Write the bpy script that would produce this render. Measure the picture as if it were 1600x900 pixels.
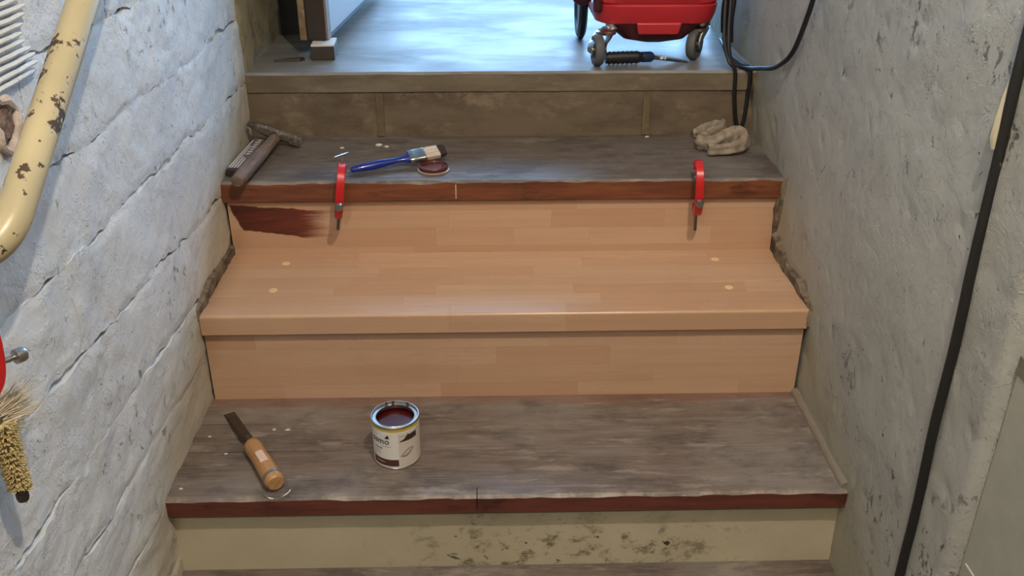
import bpy, bmesh, math, random
from mathutils import Vector, Matrix, noise
random.seed(7)
PI = math.pi
for o in list(bpy.data.objects): bpy.data.objects.remove(o)
S = bpy.context.scene
COL = S.collection

# ------------------------------------------------------------------ camera, light, exposure
cam_d = bpy.data.cameras.new('camera'); cam = bpy.data.objects.new('camera', cam_d); COL.objects.link(cam)
cam_d.sensor_width = 36.0; cam_d.lens = 36.0 * 1445.8 / 1600.0
cam_d.clip_start = 0.02
cam.location = (-0.0251, -1.2885, 1.0666)
cam.rotation_euler = (PI / 2 - 0.4731, 0.0, -0.0231)
S.camera = cam
S.view_settings.view_transform = 'Standard'; S.view_settings.look = 'None'
S.view_settings.gamma = 1.0; S.view_settings.use_curve_mapping = False
S.view_settings.exposure = 0.0

world = bpy.data.worlds.new('daylight'); S.world = world; world.use_nodes = True
bg = world.node_tree.nodes['Background']
bg.inputs['Color'].default_value = (0.34, 0.62, 1.0, 1); bg.inputs['Strength'].default_value = 8.8

def point_light(name, loc, power, col, size):
    d = bpy.data.lights.new(name, 'POINT'); d.energy = power; d.color = col; d.shadow_soft_size = size
    o = bpy.data.objects.new(name, d); COL.objects.link(o); o.location = loc; return o
WARM = (1.0, 0.86, 0.70)
point_light('stairwell_bulb', (0.31, -0.95, 2.25), 98, WARM, 0.022)
point_light('hall_bulb', (-0.40, -2.20, 2.15), 30, (1.0, 0.90, 0.78), 0.03)

pd = bpy.data.lights.new('doorway_portal', 'AREA'); pd.shape = 'RECTANGLE'; pd.size = 2.0; pd.size_y = 1.95
pd.cycles.is_portal = True
po = bpy.data.objects.new('doorway_portal', pd); COL.objects.link(po)
po.location = (0.55, 2.69, 1.525); po.rotation_euler = (-PI / 2, 0, 0)

# ------------------------------------------------------------------ node helpers
def lin(c):
    r = []
    for v in c:
        v = v / 255.0
        r.append(v / 12.92 if v <= 0.04045 else ((v + 0.055) / 1.055) ** 2.4)
    return (r[0], r[1], r[2], 1.0)

class NT:
    def __init__(s, name):
        s.m = bpy.data.materials.new(name); s.m.use_nodes = True
        s.t = s.m.node_tree; s.b = s.t.nodes['Principled BSDF']
    def new(s, ty): return s.t.nodes.new(ty)
    def link(s, a, b): s.t.links.new(a, b)
    def put(s, sock, v):
        if hasattr(v, 'is_linked'): s.link(v, sock)
        else: sock.default_value = v
    def pos(s): return s.new('ShaderNodeNewGeometry').outputs['Position']
    def obj(s): return s.new('ShaderNodeTexCoord').outputs['Object']
    def rnd(s): return s.new('ShaderNodeObjectInfo').outputs['Random']
    def map(s, vec, scale=(1, 1, 1), loc=(0, 0, 0), rot=(0, 0, 0)):
        n = s.new('ShaderNodeMapping'); s.link(vec, n.inputs['Vector'])
        n.inputs['Scale'].default_value = scale; n.inputs['Location'].default_value = loc
        n.inputs['Rotation'].default_value = rot
        return n.outputs[0]
    def noise(s, vec, scale, detail=4, rough=0.55, dist=0.0):
        n = s.new('ShaderNodeTexNoise'); s.link(vec, n.inputs['Vector'])
        n.inputs['Scale'].default_value = scale; n.inputs['Detail'].default_value = detail
        n.inputs['Roughness'].default_value = rough; n.inputs['Distortion'].default_value = dist
        return n.outputs['Fac']
    def vor(s, vec, scale, feature='F1', rnd=1.0):
        n = s.new('ShaderNodeTexVoronoi'); n.feature = feature; s.link(vec, n.inputs['Vector'])
        n.inputs['Scale'].default_value = scale; n.inputs['Randomness'].default_value = rnd
        return n.outputs['Distance']
    def ramp(s, fac, a, b, lo=0.0, hi=1.0):
        n = s.new('ShaderNodeMapRange'); n.interpolation_type = 'SMOOTHSTEP'
        s.put(n.inputs['Value'], fac)
        n.inputs['From Min'].default_value = a; n.inputs['From Max'].default_value = b
        n.inputs['To Min'].default_value = lo; n.inputs['To Max'].default_value = hi
        return n.outputs[0]
    def math(s, op, a, b=0.0, c=0.0):
        n = s.new('ShaderNodeMath'); n.operation = op
        s.put(n.inputs[0], a); s.put(n.inputs[1], b); s.put(n.inputs[2], c)
        return n.outputs[0]
    def mix(s, fac, a, b, blend='MIX'):
        n = s.new('ShaderNodeMix'); n.data_type = 'RGBA'; n.blend_type = blend
        s.put(n.inputs[0], fac); s.put(n.inputs[6], a); s.put(n.inputs[7], b)
        return n.outputs[2]
    def xyz(s, vec):
        n = s.new('ShaderNodeSeparateXYZ'); s.link(vec, n.inputs[0]); return n.outputs
    def bump(s, h, strength=0.3, dist=0.002):
        n = s.new('ShaderNodeBump'); s.put(n.inputs['Height'], h)
        n.inputs['Strength'].default_value = strength; n.inputs['Distance'].default_value = dist
        s.link(n.outputs[0], s.b.inputs['Normal'])
    def done(s, col, rough=0.5, metal=0.0, spec=0.5, coat=0.0):
        s.put(s.b.inputs['Base Color'], col); s.put(s.b.inputs['Roughness'], rough)
        s.put(s.b.inputs['Metallic'], metal); s.b.inputs['Specular IOR Level'].default_value = spec
        s.b.inputs['Coat Weight'].default_value = coat
        return s.m

def plain(name, rgb, rough=0.5, metal=0.0, spec=0.5, var=0.12, scale=30.0, coat=0.0):
    n = NT(name); v = n.obj()
    f = n.noise(v, scale, 3)
    c = lin(rgb); d = tuple(x * (1 - 2 * var) for x in c[:3]) + (1,); e = tuple(min(1, x * (1 + var)) for x in c[:3]) + (1,)
    return n.done(n.mix(f, d, e), rough, metal, spec, coat)

# ------------------------------------------------------------------ materials
def m_beech():
    n = NT('beech'); p = n.pos(); r = n.rnd()
    off = n.new('ShaderNodeVectorMath'); off.operation = 'ADD'; n.link(p, off.inputs[0])
    cmb = n.new('ShaderNodeCombineXYZ'); n.link(n.math('MULTIPLY', r, 37.0), cmb.inputs[0]); n.link(n.math('MULTIPLY', r, 11.0), cmb.inputs[1])
    n.link(cmb.outputs[0], off.inputs[1]); v = off.outputs[0]
    g = n.noise(n.map(v, (2.5, 60, 60)), 1.0, 5, 0.6)
    fl = n.noise(n.map(v, (70, 700, 700)), 1.0, 2, 0.5)
    base = n.mix(n.ramp(r, 0.1, 0.95), lin((200, 167, 139)), lin((191, 154, 124)))
    c = n.mix(n.math('MULTIPLY', n.ramp(g, 0.35, 0.75), 0.45), base, lin((180, 144, 118)))
    c = n.mix(n.math('MULTIPLY', n.ramp(fl, 0.58, 0.72), 0.22), c, lin((176, 134, 106)))
    return n, v, p, c, g
def beech():
    n, v, p, c, g = m_beech()
    dirt = n.noise(n.map(p, (3, 5, 5)), 1.6, 4, 0.6)
    c = n.mix(n.math('MULTIPLY', n.ramp(dirt, 0.55, 0.8), 0.25), c, lin((168, 136, 114)))
    n.bump(g, 0.05, 0.001)
    return n.done(c, n.ramp(g, 0.3, 0.7, 0.27, 0.36), 0, 0.5)
def beech_stained():
    n, v, p, c, g = m_beech()
    x, y, z = n.xyz(p)
    st = n.noise(n.map(p, (7, 1, 130)), 1.0, 5, 0.65)
    wob = n.math('MULTIPLY', n.math('SUBTRACT', n.noise(p, 24.0, 4), 0.5), 0.016)
    stk = n.math('MULTIPLY', n.math('SUBTRACT', st, 0.5), 0.13)
    # brushed patch: left end blunt, right end feathered by the bristles
    t = n.ramp(x, -0.60, -0.38)
    top = n.math('SUBTRACT', 0.3135, n.math('MULTIPLY', t, 0.012))
    bot = n.math('SUBTRACT', 0.253, n.math('MULTIPLY', t, 0.020))
    zz = n.math('ADD', z, wob)
    a = n.ramp(n.math('SUBTRACT', top, zz), 0.0, 0.0022)
    b = n.ramp(n.math('SUBTRACT', zz, bot), 0.0, 0.0030)
    lft = n.ramp(n.math('SUBTRACT', n.math('ADD', n.math('ADD', x, n.math('MULTIPLY', wob, 1.1)), n.math('MULTIPLY', n.math('SUBTRACT', z, 0.311), 0.45)), -0.597), 0.0, 0.004)
    rgt = n.ramp(n.math('SUBTRACT', -0.385, n.math('ADD', x, stk)), -0.012, 0.06)
    m = n.math('MULTIPLY', n.math('MULTIPLY', a, b), n.math('MULTIPLY', lft, rgt))
    dark = n.mix(n.ramp(n.math('ADD', st, n.math('MULTIPLY', t, -0.25)), 0.2, 0.62), lin((104, 40, 26)), lin((64, 14, 9)))
    c = n.mix(n.math('MULTIPLY', m, 0.97), c, dark)
    n.bump(g, 0.05, 0.001)
    return n.done(c, n.ramp(m, 0, 1, 0.42, 0.38), 0, 0.5)
def worn_wood(name, red_back=None, edge_y=None, tone=1.0, rough=(0.33, 0.62)):
    n = NT(name); p = n.pos(); x, y, z = n.xyz(p)
    gr = n.noise(n.map(p, (4.5, 46, 46)), 1.0, 7, 0.72)
    fine = n.noise(n.map(p, (14, 260, 260)), 1.0, 4, 0.6)
    bl = n.noise(n.map(p, (6, 10, 10)), 1.0, 7, 0.7, 0.0)
    T = lambda c: tuple(v * tone for v in lin(c)[:3]) + (1,)
    lg = n.noise(n.map(p, (2.4, 5, 5), (7, 3, 0)), 1.0, 5, 0.6)
    c = n.mix(n.ramp(gr, 0.3, 0.72), T((96, 84, 76)), T((126, 114, 105)))
    c = n.mix(n.math('MULTIPLY', n.ramp(lg, 0.42, 0.62), 0.6), c, T((134, 130, 126)))
    c = n.mix(n.math('MULTIPLY', n.ramp(bl, 0.47, 0.64), 0.6), c, T((70, 62, 59)))
    c = n.mix(n.math('MULTIPLY', n.ramp(fine, 0.50, 0.66), 0.38), c, T((146, 136, 127)))
    b2 = n.noise(n.map(p, (7, 30, 30), (3, 1, 0)), 1.0, 6, 0.7, 0.0)
    c = n.mix(n.math('MULTIPLY', n.ramp(b2, 0.54, 0.66), 0.6), c, T((156, 148, 139)))
    if red_back:
        w = n.math('ADD', y, n.math('MULTIPLY', n.math('SUBTRACT', n.noise(n.map(p, (6, 40, 1)), 1.0, 5, 0.65), 0.5), 0.10))
        m = n.ramp(w, red_back - 0.012, red_back + 0.012)
        c = n.mix(n.math('MULTIPLY', m, 0.5), c, T((130, 88, 70)))
    if edge_y is not None:
        w = n.math('ADD', n.math('SUBTRACT', y, edge_y), n.math('MULTIPLY', n.math('SUBTRACT', n.noise(n.map(p, (9, 60, 30)), 1.0, 5, 0.7), 0.5), 0.05))
        m = n.math('MULTIPLY', n.ramp(w, 0.016, 0.0), n.ramp(n.noise(n.map(p, (5, 4, 4)), 1.6, 5, 0.7), 0.47, 0.62))
        c = n.mix(n.math('MULTIPLY', m, 0.55), c, T((176, 164, 148)))
    n.bump(n.math('ADD', gr, n.math('MULTIPLY', fine, 0.5)), 0.35, 0.0015)
    return n.done(c, n.ramp(bl, 0.3, 0.7, rough[0], rough[1]), 0, 0.5)
def varnish(name, a, b, zc, zt):
    n = NT(name); p = n.pos(); x, y, z = n.xyz(p)
    g = n.noise(n.map(p, (5, 30, 55)), 1.0, 6, 0.65, 0.5)
    c = n.mix(n.ramp(g, 0.32, 0.68), lin(a), lin(b))
    h = n.noise(n.map(p, (9, 3, 26)), 1.0, 4, 0.6)
    c = n.mix(n.math('MULTIPLY', n.ramp(h, 0.56, 0.7), 0.7), c, lin((48, 24, 15)))
    w = n.math('ADD', n.math('SUBTRACT', zt, z), n.math('MULTIPLY', n.math('SUBTRACT', n.noise(n.map(p, (10, 5, 40)), 1.0, 4, 0.7), 0.5), 0.016))
    c = n.mix(n.math('MULTIPLY', n.ramp(w, 0.005, 0.0), 0.8), c, lin((122, 102, 86)))
    n.bump(g, 0.25, 0.001)
    return n.done(c, 0.42, 0, 0.5)
def plaster(name, base, stain, spot, spot_amt=0.75, spots=(0.60, 0.66), warm=None, bstr=0.5):
    n = NT(name); p = n.pos(); x, y, z = n.xyz(p)
    big = n.noise(p, 2.6, 4, 0.6); mid = n.noise(p, 11.0, 5, 0.62); fin = n.noise(p, 70.0, 4, 0.6)
    c = n.mix(n.ramp(big, 0.35, 0.7), lin(base), lin(tuple(v * 0.93 for v in base)))
    c = n.mix(n.math('MULTIPLY', n.ramp(mid, 0.52, 0.75), 0.55), c, lin(stain))
    k = n.noise(n.map(p, (34, 34, 27)), 1.0, 5, 0.7)
    reg = n.ramp(n.noise(p, 4.5, 3), 0.42, 0.62)
    m = n.math('MULTIPLY', n.ramp(k, spots[0], spots[1]), reg)
    c = n.mix(n.math('MULTIPLY', m, spot_amt), c, lin(spot))
    k2 = n.noise(n.map(p, (70, 70, 60), (4, 2, 1)), 1.0, 3, 0.6)
    c = n.mix(n.math('MULTIPLY', n.math('MULTIPLY', n.ramp(k2, 0.66, 0.71), n.ramp(mid, 0.4, 0.6)), 0.8), c, lin(tuple(v * 0.55 for v in spot)))
    if warm:
        # grime splashed up along the pitch of the stairs
        h = n.math('SUBTRACT', z, n.math('MULTIPLY', y, 0.6))
        h = n.math('ADD', h, n.math('MULTIPLY', n.math('SUBTRACT', mid, 0.5), 0.22))
        c = n.mix(n.math('MULTIPLY', n.ramp(h, 0.16, -0.04), 0.7), c, lin(warm))
    fl = n.ramp(n.noise(p, 13.0, 6, 0.7, 0.3), 0.49, 0.52)
    f2 = n.ramp(n.noise(n.map(p, (1, 1, 1), (5, 2, 8)), 24.0, 5, 0.7, 0.3), 0.54, 0.58)
    ht = n.math('ADD', n.math('ADD', n.math('MULTIPLY', mid, 1.0), n.math('MULTIPLY', fin, 0.35)), n.math('MULTIPLY', m, -0.6))
    ht = n.math('ADD', ht, n.math('ADD', n.math('MULTIPLY', fl, 0.16), n.math('MULTIPLY', f2, 0.12)))
    c = n.mix(n.math('MULTIPLY', n.math('MULTIPLY', fl, n.ramp(fin, 0.45, 0.6)), 0.22), c, lin(stain))
    n.bump(ht, bstr, 0.006)
    return n.done(c, 0.62, 0, 0.35)
def chipped_paint(name, base, chip, amt=0.62):
    n = NT(name); v = n.obj()
    a = n.noise(v, 16.0, 5, 0.68); b = n.noise(v, 75.0, 4, 0.6)
    c = n.mix(n.ramp(n.noise(v, 6.0, 3), 0.35, 0.7), lin(base), lin(tuple(k * 0.92 for k in base)))
    m = n.math('MAXIMUM', n.ramp(a, amt, amt + 0.03), n.ramp(b, amt + 0.03, amt + 0.06))
    c = n.mix(m, c, lin(chip)); n.bump(n.math('SUBTRACT', n.math('MULTIPLY', b, 0.2), m), 0.4, 0.0012)
    return n.done(c, n.ramp(m, 0, 1, 0.32, 0.7), 0, 0.5)
def mortar(name, a, b):
    n = NT(name); p = n.pos()
    k = n.noise(p, 34.0, 6, 0.7); c = n.mix(n.ramp(k, 0.35, 0.65), lin(a), lin(b))
    n.bump(k, 0.9, 0.006); return n.done(c, 0.9, 0, 0.2)
def dirty(name, base, s1, s2, scale=(4, 9, 9), rough=0.6, bs=0.3):
    n = NT(name); p = n.pos()
    a = n.noise(n.map(p, scale), 1.0, 7, 0.7, 0.1); b = n.noise(n.map(p, (scale[0] * 2.2, scale[1] * 1.6, scale[2] * 1.6), (2, 5, 1)), 1.0, 7, 0.72, 0.15)
    c = n.mix(n.ramp(a, 0.4, 0.68), lin(base), lin(s1)); c = n.mix(n.math('MULTIPLY', n.ramp(b, 0.52, 0.70), 0.65), c, lin(s2))
    n.bump(n.math('ADD', a, b), bs, 0.002); return n.done(c, rough, 0, 0.4)
def cream_riser():
    n = NT('cream_paint_riser'); p = n.pos(); x, y, z = n.xyz(p)
    a = n.noise(n.map(p, (3, 3, 3)), 1.0, 5, 0.6)
    c = n.mix(n.ramp(a, 0.3, 0.7), lin((204, 196, 170)), lin((186, 178, 152)))
    d = n.noise(n.map(p, (24, 10, 30)), 1.0, 7, 0.72, 0.2)
    reg = n.math('MULTIPLY', n.ramp(x, -0.35, 0.0), n.ramp(x, 0.55, 0.25))
    reg = n.math('MULTIPLY', reg, n.ramp(z, -0.06, -0.13, 0.35, 1.0))
    c = n.mix(n.math('MULTIPLY', n.math('MULTIPLY', n.ramp(d, 0.5, 0.66), reg), 0.9), c, lin((96, 84, 58)))
    k = n.noise(n.map(p, (26, 10, 46), (1, 0, 2)), 1.0, 3, 0.6)
    c = n.mix(n.math('MULTIPLY', n.ramp(k, 0.66, 0.70), reg), c, lin((38, 32, 24)))
    n.bump(a, 0.2, 0.002); return n.done(c, 0.5, 0, 0.4)
def landing_mat():
    n = NT('grey_floor_paint'); p = n.pos()
    a = n.noise(n.map(p, (3, 5, 3)), 1.0, 5, 0.6, 0.4); b = n.noise(n.map(p, (10, 40, 5)), 1.0, 5, 0.6)
    c = n.mix(n.ramp(a, 0.3, 0.7), lin((128, 128, 126)), lin((100, 100, 98)))
    c = n.mix(n.math('MULTIPLY', n.ramp(b, 0.56, 0.7), 0.4), c, lin((148, 148, 144)))
    n.bump(n.math('ADD', a, n.math('MULTIPLY', b, 0.4)), 0.25, 0.002)
    return n.done(c, n.ramp(a, 0.3, 0.7, 0.38, 0.55), 0, 0.5)

BEECH = beech(); STAINED = beech_stained()
M_B = worn_wood('worn_tread_wood', red_back=0.288, edge_y=0.0)
M_D = worn_wood('worn_dark_tread_wood', edge_y=0.575, tone=0.78, rough=(0.30, 0.52))
M_A = worn_wood('worn_low_tread_wood', red_back=None, tone=0.9)
V_B = varnish('red_brown_nosing_paint', (112, 60, 48), (88, 46, 38), -0.02, -0.004)
V_D = varnish('orange_brown_nosing_varnish', (132, 78, 50), (98, 56, 38), 0.35, 0.37)
M_WL = plaster('whitewashed_stone', (220, 224, 226), (196, 199, 199), (100, 100, 98), 0.8, (0.60, 0.66), warm=(188, 178, 152), bstr=0.55)
M_WM = plaster('whitewashed_mortar', (214, 211, 203), (176, 170, 158), (70, 66, 60), 0.9, (0.5, 0.6), warm=(160, 146, 116), bstr=0.8)
M_WR = plaster('grey_limewash', (178, 180, 174), (158, 159, 151), (84, 81, 74), 0.85, (0.57, 0.64), warm=(160, 154, 132), bstr=0.45)
M_HALL = plain('grey_green_gloss_paint', (172, 174, 162), 0.4)
M_WALLP = plain('plain_limewash', (128, 122, 114), 0.8, var=0.05, scale=4)
M_RE = dirty('grimy_brown_riser', (112, 98, 80), (84, 71, 57), (146, 130, 106))
M_RIM = dirty('grimy_landing_board', (124, 112, 94), (98, 86, 71), (150, 136, 114), (3, 12, 12))
M_LAND = landing_mat()
M_CREAM = cream_riser()
M_MORT = mortar('exposed_old_mortar', (138, 124, 106), (84, 74, 62))
M_DARKW = plain('dark_brown_wood', (50, 40, 32), 0.6)
M_PIPE = chipped_paint('cream_chipped_pipe_paint', (196, 185, 150), (72, 58, 42), 0.60)
M_RED = chipped_paint('red_clamp_enamel', (205, 38, 40), (110, 30, 28), 0.70)
M_STEEL = plain('bright_zinc_steel', (190, 188, 182), 0.3, 1.0, var=0.08)
M_DSTEEL = plain('dull_grey_steel', (112, 108, 102), 0.42, 0.9, var=0.15)
M_RUSTST = plain('brown_tarnished_steel', (92, 80, 70), 0.5, 0.7, var=0.2, scale=60)
M_BLACK = plain('black_rubber', (26, 27, 29), 0.45)
M_GREYR = plain('grey_rubber_tyre', (92, 92, 92), 0.6)
M_WHITE = plain('white_print', (222, 218, 212), 0.4, var=0.03)

# ------------------------------------------------------------------ mesh helpers
class MB:
    def __init__(s): s.v = []; s.f = []; s.mi = []
    def add(s, vs, fs, mi=0):
        k = len(s.v); s.v += [tuple(a) for a in vs]; s.f += [tuple(i + k for i in f) for f in fs]; s.mi += [mi] * len(fs); return s
    def box(s, a, b, mi=0):
        x0, y0, z0 = a; x1, y1, z1 = b
        return s.add([(x0, y0, z0), (x1, y0, z0), (x1, y1, z0), (x0, y1, z0), (x0, y0, z1), (x1, y0, z1), (x1, y1, z1), (x0, y1, z1)],
                     [(0, 3, 2, 1), (4, 5, 6, 7), (0, 1, 5, 4), (1, 2, 6, 5), (2, 3, 7, 6), (3, 0, 4, 7)], mi)
    def loft(s, rings, closed=True, cap=True, mi=0):
        n = len(rings[0]); vs = [p for r in rings for p in r]; fs = []
        for i in range(len(rings) - 1):
            for j in range(n if closed else n - 1):
                k = (j + 1) % n
                fs.append((i * n + j, i * n + k, (i + 1) * n + k, (i + 1) * n + j))
        if cap and closed:
            fs.append(tuple(range(n - 1, -1, -1))); fs.append(tuple((len(rings) - 1) * n + j for j in range(n)))
        return s.add(vs, fs, mi)
    def lathe(s, prof, seg=32, mi=0, axis='z', loc=(0, 0, 0), cap=False):
        rings = []
        for r, h in prof:
            ring = []
            for j in range(seg):
                a = 2 * PI * j / seg; p = (r * math.cos(a), r * math.sin(a), h)
                if axis == 'y': p = (p[0], p[2], -p[1])
                if axis == 'x': p = (p[2], p[0], p[1])
                ring.append((p[0] + loc[0], p[1] + loc[1], p[2] + loc[2]))
            rings.append(ring)
        return s.loft(rings, True, cap, mi)
    def tube(s, path, r, seg=10, mi=0, cap=True, sec=None, flat=1.0, up=None):
        P = [Vector(p) for p in path]; n = len(P); rings = []
        R = r if isinstance(r, (list, tuple)) else [r] * n
        t0 = (P[1] - P[0]).normalized()
        u = Vector(up) if up else (Vector((0, 0, 1)) if abs(t0.z) < 0.9 else Vector((1, 0, 0)))
        u = (u - t0 * u.dot(t0)).normalized()
        for i in range(n):
            t = (P[min(i + 1, n - 1)] - P[max(i - 1, 0)]).normalized()
            u = (u - t * u.dot(t)).normalized(); w = t.cross(u)
            if sec: ring = [P[i] + (u * a + w * b) * R[i] for a, b in sec]
            else: ring = [P[i] + (u * math.cos(2 * PI * j / seg) * flat + w * math.sin(2 * PI * j / seg)) * R[i] for j in range(seg)]
            rings.append([tuple(q) for q in ring])
        return s.loft(rings, True, cap, mi)
    def build(s, name, mat, parent=None, smooth=False, world=True, bevel=0.0, angle=40):
        me = bpy.data.meshes.new(name)
        off = Vector(parent.location) if (parent is not None and world) else Vector((0, 0, 0))
        gp = parent.parent if parent is not None else None
        if gp is not None and world: off = off + Vector(gp.location)
        me.from_pydata([tuple(Vector(v) - off) for v in s.v], [], s.f)
        for m in (mat if isinstance(mat, (list, tuple)) else [mat]): me.materials.append(m)
        for p, i in zip(me.polygons, s.mi): p.material_index = i
        bm = bmesh.new(); bm.from_mesh(me); bmesh.ops.recalc_face_normals(bm, faces=bm.faces)
        if bevel: bmesh.ops.bevel(bm, geom=[e for e in bm.edges if len(e.link_faces) == 2 and e.calc_face_angle(0) > 0.5], offset=bevel, segments=2, affect='EDGES', profile=0.5)
        bm.to_mesh(me); bm.free()
        if smooth:
            for p in me.polygons: p.use_smooth = True
            try: me.set_sharp_from_angle(angle=math.radians(angle))
            except Exception: pass
        o = bpy.data.objects.new(name, me); COL.objects.link(o)
        if parent is not None: o.parent = parent
        return o

def tag(o, label=None, cat=None, group=None, kind=None):
    if label: o['label'] = label
    if cat: o['category'] = cat
    if group: o['group'] = group
    if kind: o['kind'] = kind
    return o
def thing(name, label, cat, loc=(0, 0, 0), rot=(0, 0, 0), group=None):
    o = bpy.data.objects.new(name, None); COL.objects.link(o); o.empty_display_size = 0.05
    o.location = loc; o.rotation_euler = rot; return tag(o, label, cat, group)
def struct(name, mb, mat, label, cat, **k):
    return tag(mb.build(name, mat, **k), label, cat, kind='structure')
def fb(y, z, f=1.0, seed=0.0, oct=4):
    return noise.fractal(Vector((y * f + seed, z * f - seed * 0.7, seed * 1.3)), 0.9, 2.0, oct)
def sst(a, b, x):
    t = max(0.0, min(1.0, (x - a) / (b - a))); return t * t * (3 - 2 * t)
def catmull(P, n=8):
    P = [Vector(p) for p in P]; out = []
    for i in range(len(P) - 1):
        a, b, c, d = P[max(i - 1, 0)], P[i], P[i + 1], P[min(i + 2, len(P) - 1)]
        for k in range(n):
            t = k / n
            out.append(0.5 * ((2 * b) + (c - a) * t + (2 * a - 5 * b + 4 * c - d) * t * t + (3 * b - a - 3 * c + d) * t ** 3))
    out.append(P[-1]); return [tuple(p) for p in out]

# ------------------------------------------------------------------ stair dimensions (metres)
Y = [-0.003, 0.301, 0.575, 0.880]      # front edges: lower worn tread, beech tread, upper worn tread, landing
Z = [-0.004, 0.197, 0.370, 0.528]
TH = [0.039, 0.0445, 0.047, 0.047]
RY = [0.017, 0.314, 0.588, 0.885]      # riser faces beneath them
ZA = -0.184
ZC = 2.6                               # ceiling

# ------------------------------------------------------------------ setting: walls, floors, ceiling
# left wall: backing of filler, with every whitewashed stone a piece of its own
def wall_left():
    mb = MB(); y0, y1, z0, z1 = -0.75, 1.30, -0.40, 1.12; ny, nz = 150, 110
    vs = []; fs = []
    for j in range(nz + 1):
        for i in range(ny + 1):
            y = y0 + (y1 - y0) * i / ny; z = z0 + (z1 - z0) * j / nz
            d = 0.006 + 0.022 * max(0.0, fb(y, z, 9, 3.1) + 0.25) + 0.003 * abs(fb(y, z, 30, 5.0))
            vs.append((-0.6045 - d, y, z))
    for j in range(nz):
        for i in range(ny):
            a = j * (ny + 1) + i; fs.append((a, a + 1, a + ny + 2, a + ny + 1))
    mb.add(vs, fs)
    mb.box((-0.80, -2.75, -0.7), (-0.640, 1.30, ZC))
    mb.box((-0.64, -2.75, -0.7), (-0.606, -0.75, ZC)); mb.box((-0.64, -0.75, 1.12), (-0.606, 1.30, ZC))
    mb.box((-0.64, -0.75, -0.7), (-0.606, 1.30, -0.40)); mb.box((-0.64, 1.294, -0.4), (-0.604, 1.30, 1.12))
    w = struct('wall_left', mb, M_WM, 'whitewashed rough stone wall with cracked joints left of the stairs', 'wall')
    zk = [(-0.40, 0), (-0.27, 0), (-0.14, 0), (-0.015, -0.02), (0.117, -0.04), (0.236, -0.055), (0.376, -0.06), (0.518, -0.016), (0.652, 0.0), (0.79, 0.0), (0.93, 0), (1.12, 0)]
    vj = [[-0.75, -0.3, 0.1, 0.55, 0.95, 1.29], [-0.75, -0.45, 0.0, 0.4, 0.8, 1.29], [-0.75, -0.2, 0.2, 0.6, 1.0, 1.29], [-0.75, -0.5, -0.06, 0.32, 0.8, 1.29],
          [-0.75, -0.285, 0.135, 0.55, 0.9, 1.29], [-0.75, -0.44, -0.115, 0.30, 0.70, 1.29], [-0.75, -0.41, -0.145, 0.20, 0.58, 1.0, 1.29],
          [-0.75, -0.38, 0.035, 0.43, 0.84, 1.29], [-0.75, -0.5, -0.15, 0.23, 0.70, 1.1, 1.29], [-0.75, -0.3, 0.05, 0.47, 0.9, 1.29], [-0.75, -0.5, -0.05, 0.35, 0.75, 1.29]]
    for c in range(len(zk) - 1):
        for q in range(len(vj[c]) - 1):
            ya, yb = vj[c][q], vj[c][q + 1]
            if ya > 0.86: continue
            yb = min(yb, 0.885)
            if yb > 0.78: yb = 0.885
            sd = c * 7.3 + q * 3.7; prj = random.uniform(-0.0008, 0.0016)
            if 0.2 < ya < 0.62 and 3 <= c <= 5: prj = 0.0
            nyq = max(10, int((yb - ya) / 0.007)); nzq = 24; vs = []; fs = []
            def jz(k, y): return zk[k][0] + zk[k][1] * y + 0.008 * fb(y, k * 3.3, 6, 1.0) + 0.005 * fb(y, k * 3.3, 24, 2.0)
            for j in range(nzq + 1):
                for i in range(nyq + 1):
                    s_ = i / nyq; t_ = j / nzq
                    if t_ not in (0, 1): t_ = t_ + 0.10 * math.sin(2 * PI * t_) * -0.7
                    if s_ not in (0, 1): s_ = s_ - 0.06 * math.sin(2 * PI * s_)
                    yy = ya + (yb - ya) * s_
                    gl = -0.0008 + 0.0085 * max(0, fb(yy, c * 9.1, 9, 4.0) + 0.14); gh = -0.0008 + 0.0085 * max(0, fb(yy, (c + 1) * 9.1, 9, 4.0) + 0.14)
                    lo = jz(c, yy) + gl; hi = jz(c + 1, yy) - gh
                    z = lo + (hi - lo) * t_
                    e = 0.003 * fb(z, sd, 14, 1.5)
                    gv = -0.0012
                    y = yy + ((gv + e) * (1 - s_) + (-gv + e) * s_ if True else 0)
                    dz = min(z - lo, hi - z); dy = min(y - ya, yb - y)
                    dd = dz
                    edge = (0.0032 * (1 - sst(0, 0.013, dd + 0.004 * fb(y, z, 25, 8))) * max(0.05, 0.42 + 0.8 * fb(y, c, 5, 6)) + 0.0006 * (1 - sst(0, 0.008, dy + 0.004 * fb(y, z, 30, 8))) * max(0.0, fb(y, z, 6, 13) + 0.2))
                    h = prj + 0.0038 * fb(y, z, 3.5, 40.0) + 0.0021 * fb(y, z, 15, 42.0) + 0.0010 * fb(y, z, 48, 44.0)
                    # thick filler smeared over some joints
                    sm = sst(0.05, 0.4, fb(y, z, 3.2, 21.0)); h += 0.0025 * sm * fb(y, z, 22, 9.0)
                    edge *= (1 - 0.65 * sm)
                    x = -0.6035 + max(-0.006, min(0.006, h)) - edge
                    vs.append((x, y, z))
            W = nyq + 1
            for j in range(nzq):
                for i in range(nyq):
                    a = j * W + i; fs.append((a, a + 1, a + W + 1, a + W))
            # skirt back into the wall
            rim = [i for i in range(W)] + [j * W + nyq for j in range(1, nzq + 1)] + [nzq * W + i for i in range(nyq - 1, -1, -1)] + [j * W for j in range(nzq - 1, 0, -1)]
            k0 = len(vs); vs += [(-0.63, vs[i][1], vs[i][2]) for i in rim]
            for i in range(len(rim)):
                k = (i + 1) % len(rim); fs.append((rim[i], k0 + i, k0 + k, rim[k]))
            MB().add(vs, fs).build('stone', M_WL, w, smooth=True, angle=60)
    return w
WL = wall_left()
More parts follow.
